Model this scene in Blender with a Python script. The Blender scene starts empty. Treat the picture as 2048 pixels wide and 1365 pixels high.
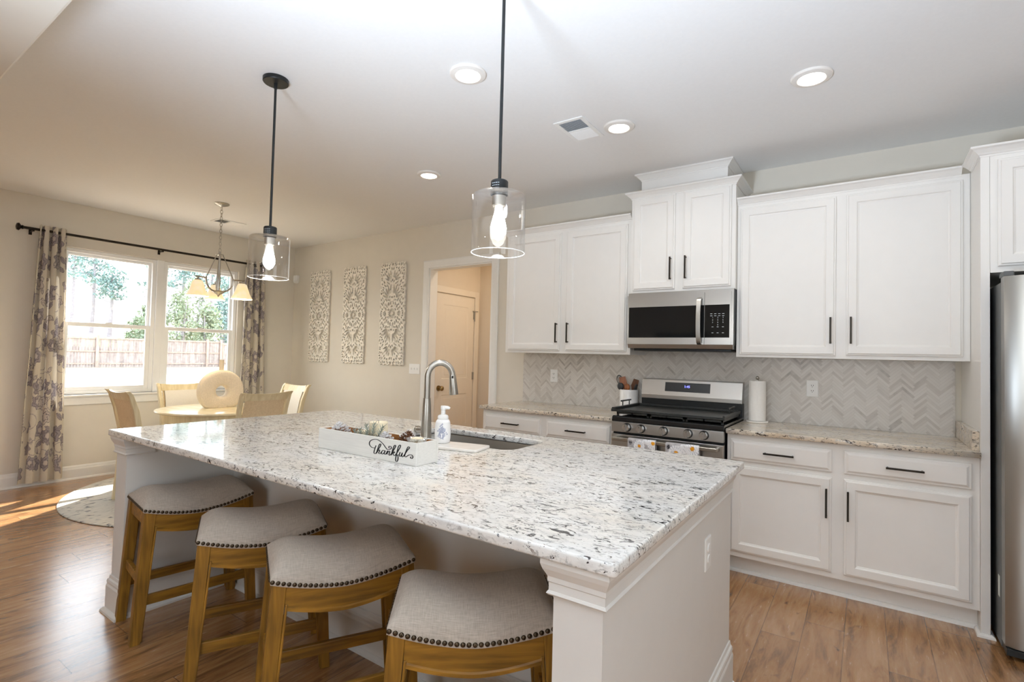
import bpy, bmesh, math, random
import numpy as np
from mathutils import Vector, Matrix, Euler

random.seed(7)
rng = np.random.default_rng(7)
S = bpy.context.scene
C = S.collection
PI = math.pi
R = math.radians

# ------------------------------------------------------------------ camera
cam_d = bpy.data.cameras.new('camera')
cam = bpy.data.objects.new('camera', cam_d)
C.objects.link(cam)
yaw, pitch, roll = 0.60273, 0.02869, 0.024386
f2 = Vector((-math.sin(yaw) * math.cos(pitch), math.cos(yaw) * math.cos(pitch), math.sin(pitch)))
r0 = Vector((math.cos(yaw), math.sin(yaw), 0))
u0 = r0.cross(f2)
r3 = r0 * math.cos(roll) + u0 * math.sin(roll)
u3 = u0 * math.cos(roll) - r0 * math.sin(roll)
m3 = Matrix((r3, u3, -f2)).transposed()
cam.matrix_world = Matrix.Translation((1.1119, -4.1160, 1.3413)) @ m3.to_4x4()
cam_d.sensor_width = 36.0
cam_d.lens = 36.0 * 1026.90 / 2048.0
cam_d.clip_start = 0.02
cam_d.clip_end = 400
S.camera = cam

# ------------------------------------------------------------------ exposure
S.view_settings.view_transform = 'Standard'
S.view_settings.look = 'None'
S.view_settings.exposure = 0.04
S.view_settings.gamma = 1.0
S.view_settings.use_curve_mapping = False
S.cycles.use_denoising = True
S.cycles.max_bounces = 10
S.cycles.diffuse_bounces = 5
S.cycles.glossy_bounces = 4
S.cycles.transparent_max_bounces = 16
S.cycles.sample_clamp_indirect = 8.0
S.cycles.caustics_reflective = False
S.cycles.caustics_refractive = False

# ------------------------------------------------------------------ sky and sun
w = bpy.data.worlds.new('sky')
S.world = w
w.use_nodes = True
nt = w.node_tree
bg = nt.nodes['Background']
tc = nt.nodes.new('ShaderNodeTexCoord')
sep = nt.nodes.new('ShaderNodeSeparateXYZ')
rp = nt.nodes.new('ShaderNodeValToRGB')
rp.color_ramp.elements[0].position = 0.45
rp.color_ramp.elements[0].color = (0.90, 0.96, 1.0, 1)
rp.color_ramp.elements[1].position = 1.0
rp.color_ramp.elements[1].color = (0.72, 0.85, 1.0, 1)
nt.links.new(tc.outputs['Generated'], sep.inputs[0])
mp = nt.nodes.new('ShaderNodeMath')
mp.operation = 'MULTIPLY_ADD'
mp.inputs[1].default_value = 0.5
mp.inputs[2].default_value = 0.5
nt.links.new(sep.outputs['Z'], mp.inputs[0])
nt.links.new(mp.outputs[0], rp.inputs[0])
nt.links.new(rp.outputs[0], bg.inputs['Color'])
bg.inputs['Strength'].default_value = 6.0

sun_d = bpy.data.lights.new('sun', 'SUN')
sun_d.energy = 28.0
sun_d.color = (1.0, 0.95, 0.87)
sun_d.angle = R(0.6)
sun = bpy.data.objects.new('sun', sun_d)
C.objects.link(sun)
sun.rotation_euler = Vector((1.0, -1.6, -1.56)).to_track_quat('-Z', 'Y').to_euler()
sun.location = (-12, 12, 14)


def area(name, loc, target, sx, sy, power, col, shape='RECTANGLE', spread=PI):
    d = bpy.data.lights.new(name, 'AREA')
    d.shape = shape
    d.size = sx
    d.size_y = sy
    d.energy = power
    d.color = col
    d.spread = spread
    o = bpy.data.objects.new(name, d)
    C.objects.link(o)
    o.location = loc
    o.rotation_euler = (Vector(target) - Vector(loc)).to_track_quat('-Z', 'Z').to_euler()
    return o


# sky portals: the added living and right windows, and the dining window
COOL = (0.80, 0.90, 1.0)
for _n, _l, _t, _sx, _sy in (('living', (1.4, -9.12, 1.75), (1.4, 0, 1.75), 2.5, 1.9), ('right', (3.42, -4.1, 1.57), (0, -4.1, 1.57), 1.2, 1.45), ('dining', (-5.60, -1.62, 1.58), (0, -1.62, 1.58), 1.75, 1.5)):
    area('sky_portal_' + _n, _l, _t, _sx, _sy, 1.0, COOL).data.cycles.is_portal = True

# recessed cans: position of every kitchen light, their lamps are made by the builder below
CANS = [(-0.539, -2.165), (0.889, -1.241), (-0.130, -1.217), (-1.728, -1.201)]
ADDED_CANS = [(-3.6, -5.2), (-1.0, -5.2), (1.6, -5.2), (-3.6, -7.4), (-1.0, -7.4), (1.6, -7.4)]  # added in the unseen living room to raise the brightness
CAN_W = 2.4
WARM = (1.0, 0.95, 0.88)

CEIL = 2.757
CEIL2 = CEIL
XW = -5.402            # window wall
XR = 3.30              # right wall
YL = -9.0              # living room back wall
YB = -3.45             # edge of the kitchen ceiling


# ------------------------------------------------------------------ materials
def nmat(name):
    m = bpy.data.materials.new(name)
    m.use_nodes = True
    n = m.node_tree.nodes
    return m, m.node_tree, n, m.node_tree.links, n['Principled BSDF']


def N(nt_, typ, **kw):
    n = nt_.nodes.new(typ)
    for k, v in kw.items():
        if k.startswith('i_'):
            key = k[2:]
            key = int(key) if key.isdigit() else key
            n.inputs[key].default_value = v
        else:
            setattr(n, k, v)
    return n


def ramp(nt_, pts, interp='LINEAR'):
    r = nt_.nodes.new('ShaderNodeValToRGB')
    r.color_ramp.interpolation = interp
    e = r.color_ramp.elements
    while len(e) > 1:
        e.remove(e[-1])
    e[0].position = pts[0][0]
    e[0].color = (*pts[0][1], 1) if len(pts[0][1]) == 3 else pts[0][1]
    for p, c in pts[1:]:
        x = e.new(p)
        x.color = (*c, 1) if len(c) == 3 else c
    return r


def srgb(r, g, b):
    return tuple((c / 255 / 12.92) if c / 255 <= 0.04045 else ((c / 255 + 0.055) / 1.055) ** 2.4 for c in (r, g, b))


def plain(name, col, rough=0.5, metal=0.0, noise=0.04, scale=30.0, bump=0.0, stretch=(1, 1, 1), spec=0.5, emit=0.0, coat=0.0, sub=None):
    m, t, n, l, b = nmat(name)
    co = N(t, 'ShaderNodeTexCoord')
    mpn = N(t, 'ShaderNodeMapping')
    mpn.inputs['Scale'].default_value = stretch
    l.new(co.outputs['Object'], mpn.inputs[0])
    nz = N(t, 'ShaderNodeTexNoise', i_Scale=scale, i_Detail=4.0)
    l.new(mpn.outputs[0], nz.inputs['Vector'])
    lo = tuple(c * (1 - noise) for c in col)
    hi = tuple(min(1, c * (1 + noise)) for c in col)
    r = ramp(t, [(0.3, lo), (0.7, hi)])
    l.new(nz.outputs['Fac'], r.inputs[0])
    l.new(r.outputs[0], b.inputs['Base Color'])
    b.inputs['Roughness'].default_value = rough
    b.inputs['Metallic'].default_value = metal
    b.inputs['Specular IOR Level'].default_value = spec
    if coat:
        b.inputs['Coat Weight'].default_value = coat
        b.inputs['Coat Roughness'].default_value = 0.1
    if bump:
        bp = N(t, 'ShaderNodeBump', i_Strength=bump, i_Distance=0.004)
        l.new(nz.outputs['Fac'], bp.inputs['Height'])
        l.new(bp.outputs[0], b.inputs['Normal'])
    if emit:
        b.inputs['Emission Color'].default_value = (*col, 1)
        b.inputs['Emission Strength'].default_value = emit
    return m


def attr_mat(name, rough=0.8, bump=0.0, scale=300.0, trans=0.0):
    m, t, n, l, b = nmat(name)
    a = N(t, 'ShaderNodeAttribute', attribute_name='pattern')
    nz = N(t, 'ShaderNodeTexNoise', i_Scale=scale, i_Detail=3.0)
    co = N(t, 'ShaderNodeTexCoord')
    l.new(co.outputs['Object'], nz.inputs['Vector'])
    mx = N(t, 'ShaderNodeMixRGB', blend_type='OVERLAY', i_Fac=0.25)
    l.new(a.outputs['Color'], mx.inputs[1])
    l.new(nz.outputs['Fac'], mx.inputs[2])
    l.new(mx.outputs[0], b.inputs['Base Color'])
    b.inputs['Roughness'].default_value = rough
    b.inputs['Specular IOR Level'].default_value = 0.2
    if bump:
        bp = N(t, 'ShaderNodeBump', i_Strength=bump, i_Distance=0.002)
        l.new(nz.outputs['Fac'], bp.inputs['Height'])
        l.new(bp.outputs[0], b.inputs['Normal'])
    if trans:
        tr = N(t, 'ShaderNodeBsdfTranslucent')
        l.new(mx.outputs[0], tr.inputs[0])
        ms = N(t, 'ShaderNodeMixShader', i_Fac=trans)
        l.new(b.outputs[0], ms.inputs[1])
        l.new(tr.outputs[0], ms.inputs[2])
        l.new(ms.outputs[0], n['Material Output'].inputs[0])
    return m


def thin_glass(name, tint=(1, 1, 1), refl=0.06, rough=0.0):
    m, t, n, l, b = nmat(name)
    n.remove(b)
    tr = N(t, 'ShaderNodeBsdfTransparent')
    tr.inputs[0].default_value = (*tint, 1)
    gl = N(t, 'ShaderNodeBsdfGlossy')
    gl.inputs['Roughness'].default_value = rough
    lw = N(t, 'ShaderNodeLayerWeight', i_Blend=0.35)
    mr = N(t, 'ShaderNodeMapRange')
    mr.inputs['To Min'].default_value = refl
    mr.inputs['To Max'].default_value = 0.75
    pw = N(t, 'ShaderNodeMath', operation='POWER')
    pw.inputs[1].default_value = 2.0
    l.new(lw.outputs['Facing'], pw.inputs[0])
    l.new(pw.outputs[0], mr.inputs['Value'])
    ms = N(t, 'ShaderNodeMixShader')
    l.new(mr.outputs[0], ms.inputs[0])
    l.new(tr.outputs[0], ms.inputs[1])
    l.new(gl.outputs[0], ms.inputs[2])
    l.new(ms.outputs[0], n['Material Output'].inputs[0])
    return m


def emitter(name, col, strength):
    m, t, n, l, b = nmat(name)
    b.inputs['Base Color'].default_value = (*col, 1)
    b.inputs['Emission Color'].default_value = (*col, 1)
    b.inputs['Emission Strength'].default_value = strength
    return m


def wood_mat(name, dark, light, along='X', scale=1.0, rough=0.45, contrast=1.0):
    m, t, n, l, b = nmat(name)
    co = N(t, 'ShaderNodeTexCoord')
    mpn = N(t, 'ShaderNodeMapping')
    st = {'X': (3, 40, 40), 'Y': (40, 3, 40), 'Z': (40, 40, 3)}[along]
    mpn.inputs['Scale'].default_value = tuple(s * scale for s in st)
    l.new(co.outputs['Object'], mpn.inputs[0])
    nz = N(t, 'ShaderNodeTexNoise', i_Scale=1.0, i_Detail=6.0, i_Distortion=0.6)
    l.new(mpn.outputs[0], nz.inputs['Vector'])
    nb = N(t, 'ShaderNodeTexNoise', i_Scale=5.0, i_Detail=2.0)
    l.new(co.outputs['Object'], nb.inputs['Vector'])
    ad = N(t, 'ShaderNodeMath', operation='MULTIPLY_ADD')
    ad.inputs[1].default_value = 0.5
    l.new(nb.outputs['Fac'], ad.inputs[0])
    l.new(nz.outputs['Fac'], ad.inputs[2])
    r = ramp(t, [(0.75 - 0.25 * contrast, dark), (0.75 + 0.22 * contrast, light)])
    l.new(ad.outputs[0], r.inputs[0])
    l.new(r.outputs[0], b.inputs['Base Color'])
    b.inputs['Roughness'].default_value = rough
    bp = N(t, 'ShaderNodeBump', i_Strength=0.12, i_Distance=0.002)
    l.new(nz.outputs['Fac'], bp.inputs['Height'])
    l.new(bp.outputs[0], b.inputs['Normal'])
    return m


def floor_mat():
    m, t, n, l, b = nmat('floor_planks')
    co = N(t, 'ShaderNodeTexCoord')
    sp = N(t, 'ShaderNodeSeparateXYZ')
    l.new(co.outputs['Object'], sp.inputs[0])

    def M(op, a, bb=None, c=None):
        k = N(t, 'ShaderNodeMath', operation=op)
        for i, v in enumerate((a, bb, c)):
            if v is None:
                continue
            if isinstance(v, (int, float)):
                k.inputs[i].default_value = v
            else:
                l.new(v, k.inputs[i])
        return k.outputs[0]
    xr = M('DIVIDE', sp.outputs['X'], 0.172)
    row = M('FLOOR', xr)
    fx = M('FRACT', xr)
    wn = N(t, 'ShaderNodeTexWhiteNoise', noise_dimensions='1D')
    l.new(row, wn.inputs['W'])
    yr = M('ADD', M('DIVIDE', sp.outputs['Y'], 1.21), M('MULTIPLY', wn.outputs['Value'], 7.0))
    col = M('FLOOR', yr)
    fy = M('FRACT', yr)
    wn2 = N(t, 'ShaderNodeTexWhiteNoise', noise_dimensions='2D')
    cb = N(t, 'ShaderNodeCombineXYZ')
    l.new(row, cb.inputs[0])
    l.new(col, cb.inputs[1])
    l.new(cb.outputs[0], wn2.inputs['Vector'])
    # grain coordinates, shifted per plank
    cg = N(t, 'ShaderNodeCombineXYZ')
    l.new(M('MULTIPLY_ADD', sp.outputs['X'], 9.0, M('MULTIPLY', wn2.outputs['Value'], 40.0)), cg.inputs[0])
    l.new(M('MULTIPLY_ADD', sp.outputs['Y'], 1.1, M('MULTIPLY', wn2.outputs['Value'], 90.0)), cg.inputs[1])
    n1 = N(t, 'ShaderNodeTexNoise', i_Scale=1.6, i_Detail=8.0, i_Roughness=0.62, i_Distortion=1.3)
    l.new(cg.outputs[0], n1.inputs['Vector'])
    wv = N(t, 'ShaderNodeTexNoise', i_Scale=6.0, i_Detail=5.0, i_Roughness=0.7, i_Distortion=0.5)
    l.new(cg.outputs[0], wv.inputs['Vector'])
    g = M('MULTIPLY_ADD', wv.outputs['Fac'], 0.35, M('MULTIPLY', n1.outputs['Fac'], 0.75))
    g2 = M('MULTIPLY_ADD', wn2.outputs['Value'], 0.13, g)
    rc = ramp(t, [(0.33, srgb(70, 50, 36)), (0.46, srgb(118, 83, 50)), (0.6, srgb(162, 117, 74)), (0.78, srgb(182, 140, 97))])
    l.new(g2, rc.inputs[0])
    # knots
    ck = N(t, 'ShaderNodeCombineXYZ')
    l.new(M('MULTIPLY', sp.outputs['X'], 4.6), ck.inputs[0])
    l.new(M('MULTIPLY', sp.outputs['Y'], 1.7), ck.inputs[1])
    kn = N(t, 'ShaderNodeTexNoise', i_Scale=2.4, i_Detail=5.0, i_Distortion=1.5)
    l.new(ck.outputs[0], kn.inputs['Vector'])
    rk = ramp(t, [(0.62, (0, 0, 0)), (0.74, (1, 1, 1))])
    l.new(kn.outputs['Fac'], rk.inputs[0])
    mk = N(t, 'ShaderNodeMixRGB', blend_type='MIX')
    mk.inputs[2].default_value = (*srgb(70, 46, 34), 1)
    l.new(M('MULTIPLY', rk.outputs[0], 0.75), mk.inputs[0])
    l.new(rc.outputs[0], mk.inputs[1])
    # seams
    ex = M('MINIMUM', fx, M('SUBTRACT', 1.0, fx))
    ey = M('MINIMUM', fy, M('SUBTRACT', 1.0, fy))
    seam = M('MAXIMUM', M('LESS_THAN', ex, 0.011), M('LESS_THAN', ey, 0.0016))
    msm = N(t, 'ShaderNodeMixRGB', blend_type='MIX')
    msm.inputs[2].default_value = (*srgb(66, 44, 32), 1)
    l.new(M('MULTIPLY', seam, 0.55), msm.inputs[0])
    l.new(mk.outputs[0], msm.inputs[1])
    l.new(msm.outputs[0], b.inputs['Base Color'])
    rr = M('MULTIPLY_ADD', wv.outputs['Fac'], 0.16, 0.17)
    l.new(rr, b.inputs['Roughness'])
    bp = N(t, 'ShaderNodeBump', i_Strength=0.25, i_Distance=0.002)
    l.new(M('SUBTRACT', M('MULTIPLY', wv.outputs['Fac'], 0.4), seam), bp.inputs['Height'])
    l.new(bp.outputs[0], b.inputs['Normal'])
    b.inputs['Specular IOR Level'].default_value = 0.5
    b.inputs['Coat Weight'].default_value = 0.75
    b.inputs['Coat Roughness'].default_value = 0.22
    l.new(bp.outputs[0], b.inputs['Coat Normal'])
    return m


def granite_mat(name, beige, white, tan, fleck):
    m, t, n, l, b = nmat(name)
    co = N(t, 'ShaderNodeTexCoord')

    def nz(sx, sy, sz, scale, det=6, rough=0.6, dist=0.0, off=0):
        mpn = N(t, 'ShaderNodeMapping')
        mpn.inputs['Scale'].default_value = (sx, sy, sz)
        mpn.inputs['Location'].default_value = (off, off * 0.7, off * 1.3)
        mpn.inputs['Rotation'].default_value = (0, 0, R(-4))
        l.new(co.outputs['Object'], mpn.inputs[0])
        k = N(t, 'ShaderNodeTexNoise', i_Scale=scale, i_Detail=det, i_Roughness=rough, i_Distortion=dist)
        l.new(mpn.outputs[0], k.inputs['Vector'])
        return k.outputs['Fac']

    def mixc(fac, a, col):
        k = N(t, 'ShaderNodeMixRGB')
        l.new(fac, k.inputs[0])
        if isinstance(a, tuple):
            k.inputs[1].default_value = (*a, 1)
        else:
            l.new(a, k.inputs[1])
        k.inputs[2].default_value = (*col, 1)
        return k.outputs[0]

    def th(v, a, bb, top=1.0):
        r = ramp(t, [(a, (0, 0, 0)), (bb, (top, top, top))])
        l.new(v, r.inputs[0])
        return r.outputs[0]

    def mul(a, bb):
        k = N(t, 'ShaderNodeMath', operation='MULTIPLY')
        l.new(a, k.inputs[0])
        l.new(bb, k.inputs[1])
        return k.outputs[0]
    base = mixc(th(nz(1, 1.6, 1, 2.2, 3, off=3), 0.42, 0.66, beige), white, tan)
    base = mixc(th(nz(2.2, 6, 6, 5, 5, off=9), 0.48, 0.7, 0.55), base, srgb(196, 194, 192))
    # fine grey streaks
    base = mixc(th(nz(15, 32, 28, 2.2, 6, 0.65, 0.5, off=1), 0.54, 0.66, 0.7), base, srgb(150, 148, 146))
    base = mixc(th(nz(18, 36, 32, 2.0, 6, 0.7, 0.6, off=5), 0.60, 0.66, 0.8), base, srgb(120, 104, 92))
    # black flecks, grouped in patches
    patch = th(nz(2.0, 4.5, 4, 2.0, 3, off=7), 0.38, 0.54)
    fl = th(nz(14, 27, 24, 2.2, 5, 0.6, 1.0, off=13), 0.57, 0.61)
    base = mixc(mul(patch, fl), base, fleck)
    fl2 = th(nz(26, 46, 40, 2.0, 4, 0.6, 0.8, off=21), 0.63, 0.66)
    base = mixc(fl2, base, srgb(58, 54, 54))
    l.new(base, b.inputs['Base Color'])
    b.inputs['Roughness'].default_value = 0.07
    b.inputs['Specular IOR Level'].default_value = 0.55
    return m


def chevron_mat():
    m, t, n, l, b = nmat('herringbone_marble')
    co = N(t, 'ShaderNodeTexCoord')
    sp = N(t, 'ShaderNodeSeparateXYZ')
    l.new(co.outputs['Object'], sp.inputs[0])

    def M(op, a, bb=None, c=None):
        k = N(t, 'ShaderNodeMath', operation=op)
        for i, v in enumerate((a, bb, c)):
            if v is None:
                continue
            if isinstance(v, (int, float)):
                k.inputs[i].default_value = v
            else:
                l.new(v, k.inputs[i])
        return k.outputs[0]
    # true herringbone: strips W_ wide and NT strips long, laid at 45 degrees
    W_, NT = 0.0147, 6.0
    p = M('DIVIDE', M('ADD', sp.outputs['X'], sp.outputs['Z']), W_ * math.sqrt(2))
    q = M('DIVIDE', M('SUBTRACT', sp.outputs['Z'], sp.outputs['X']), W_ * math.sqrt(2))
    pi_, qi_ = M('FLOOR', p), M('FLOOR', q)
    fp, fq = M('FRACT', p), M('FRACT', q)
    k = M('FLOORED_MODULO', M('SUBTRACT', pi_, qi_), 2 * NT)
    ver = M('GREATER_THAN', k, NT - 0.5)
    hor = M('SUBTRACT', 1.0, ver)
    back = M('SUBTRACT', 2 * NT - 1, k)
    ida = M('ADD', M('MULTIPLY', hor, M('SUBTRACT', pi_, k)), M('MULTIPLY', ver, M('ADD', pi_, 517.0)))
    idb = M('ADD', M('MULTIPLY', hor, qi_), M('MULTIPLY', ver, M('SUBTRACT', qi_, back)))
    across = M('ADD', M('MULTIPLY', hor, fq), M('MULTIPLY', ver, fp))
    along = M('ADD', M('MULTIPLY', hor, M('ADD', k, fp)), M('MULTIPLY', ver, M('ADD', back, fq)))
    cb = N(t, 'ShaderNodeCombineXYZ')
    l.new(ida, cb.inputs[0])
    l.new(idb, cb.inputs[1])
    wn = N(t, 'ShaderNodeTexWhiteNoise', noise_dimensions='2D')
    l.new(cb.outputs[0], wn.inputs['Vector'])
    nz = N(t, 'ShaderNodeTexNoise', i_Scale=22.0, i_Detail=5.0)
    l.new(co.outputs['Object'], nz.inputs['Vector'])
    big = N(t, 'ShaderNodeTexNoise', i_Scale=2.5, i_Detail=2.0)
    l.new(co.outputs['Object'], big.inputs['Vector'])
    val = M('ADD', M('MULTIPLY', wn.outputs['Value'], 0.75), M('MULTIPLY', nz.outputs['Fac'], 0.35))
    val = M('ADD', val, M('MULTIPLY', M('SUBTRACT', big.outputs['Fac'], 0.5), 0.5))
    rc = ramp(t, [(0.08, srgb(168, 162, 155)), (0.22, srgb(198, 192, 185)), (0.5, srgb(212, 207, 200)), (0.95, srgb(221, 217, 211))])
    l.new(val, rc.inputs[0])
    e1 = M('MINIMUM', across, M('SUBTRACT', 1.0, across))
    e2 = M('MINIMUM', along, M('SUBTRACT', NT, along))
    grout = M('LESS_THAN', M('MINIMUM', e1, e2), 0.06)
    mg = N(t, 'ShaderNodeMixRGB')
    mg.inputs[2].default_value = (*srgb(196, 191, 184), 1)
    l.new(M('MULTIPLY', grout, 0.6), mg.inputs[0])
    l.new(rc.outputs[0], mg.inputs[1])
    l.new(mg.outputs[0], b.inputs['Base Color'])
    b.inputs['Roughness'].default_value = 0.32
    bp = N(t, 'ShaderNodeBump', i_Strength=0.3, i_Distance=0.0015)
    l.new(M('SUBTRACT', 1.0, grout), bp.inputs['Height'])
    l.new(bp.outputs[0], b.inputs['Normal'])
    return m


def steel_mat(name, col=(0.62, 0.61, 0.59), rough=0.27, along='X'):
    m, t, n, l, b = nmat(name)
    co = N(t, 'ShaderNodeTexCoord')
    mpn = N(t, 'ShaderNodeMapping')
    mpn.inputs['Scale'].default_value = {'X': (2, 300, 300), 'Z': (300, 300, 2)}[along]
    l.new(co.outputs['Object'], mpn.inputs[0])
    nz = N(t, 'ShaderNodeTexNoise', i_Scale=1.0, i_Detail=3.0)
    l.new(mpn.outputs[0], nz.inputs['Vector'])
    mr = N(t, 'ShaderNodeMapRange')
    mr.inputs['To Min'].default_value = rough - 0.01
    mr.inputs['To Max'].default_value = rough + 0.05
    l.new(nz.outputs['Fac'], mr.inputs['Value'])
    l.new(mr.outputs[0], b.inputs['Roughness'])
    b.inputs['Base Color'].default_value = (*col, 1)
    b.inputs['Metallic'].default_value = 1.0
    b.inputs['Anisotropic'].default_value = 0.5
    return m


def rug_mat():
    m, t, n, l, b = nmat('rug_weave')
    co = N(t, 'ShaderNodeTexCoord')
    mpn = N(t, 'ShaderNodeMapping')
    mpn.inputs['Scale'].default_value = (26, 11, 1)
    l.new(co.outputs['Object'], mpn.inputs[0])
    nz = N(t, 'ShaderNodeTexNoise', i_Scale=1.0, i_Detail=4.0, i_Distortion=0.5)
    l.new(mpn.outputs[0], nz.inputs['Vector'])
    r = ramp(t, [(0.35, srgb(112, 114, 118)), (0.40, srgb(206, 203, 195)), (0.62, srgb(222, 218, 208)), (0.68, srgb(176, 176, 174))])
    l.new(nz.outputs['Fac'], r.inputs[0])
    l.new(r.outputs[0], b.inputs['Base Color'])
    b.inputs['Roughness'].default_value = 0.95
    return m


def linen_mat():
    m, t, n, l, b = nmat('linen_upholstery')
    co = N(t, 'ShaderNodeTexCoord')
    vals = []
    for sc in ((1500, 60, 90), (60, 1500, 90)):
        mpn = N(t, 'ShaderNodeMapping')
        mpn.inputs['Scale'].default_value = sc
        l.new(co.outputs['Object'], mpn.inputs[0])
        nz = N(t, 'ShaderNodeTexNoise', i_Scale=0.55, i_Detail=2.0)
        l.new(mpn.outputs[0], nz.inputs['Vector'])
        vals.append(nz.outputs['Fac'])
    ad = N(t, 'ShaderNodeMath', operation='ADD')
    l.new(vals[0], ad.inputs[0])
    l.new(vals[1], ad.inputs[1])
    hf = N(t, 'ShaderNodeMath', operation='MULTIPLY', i_1=0.5)
    l.new(ad.outputs[0], hf.inputs[0])
    r = ramp(t, [(0.34, srgb(166, 155, 143)), (0.66, srgb(200, 189, 176))])
    l.new(hf.outputs[0], r.inputs[0])
    l.new(r.outputs[0], b.inputs['Base Color'])
    b.inputs['Roughness'].default_value = 0.9
    b.inputs['Specular IOR Level'].default_value = 0.2
    b.inputs['Sheen Weight'].default_value = 0.2
    bp = N(t, 'ShaderNodeBump', i_Strength=0.25, i_Distance=0.001)
    l.new(hf.outputs[0], bp.inputs['Height'])
    l.new(bp.outputs[0], b.inputs['Normal'])
    return m


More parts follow.
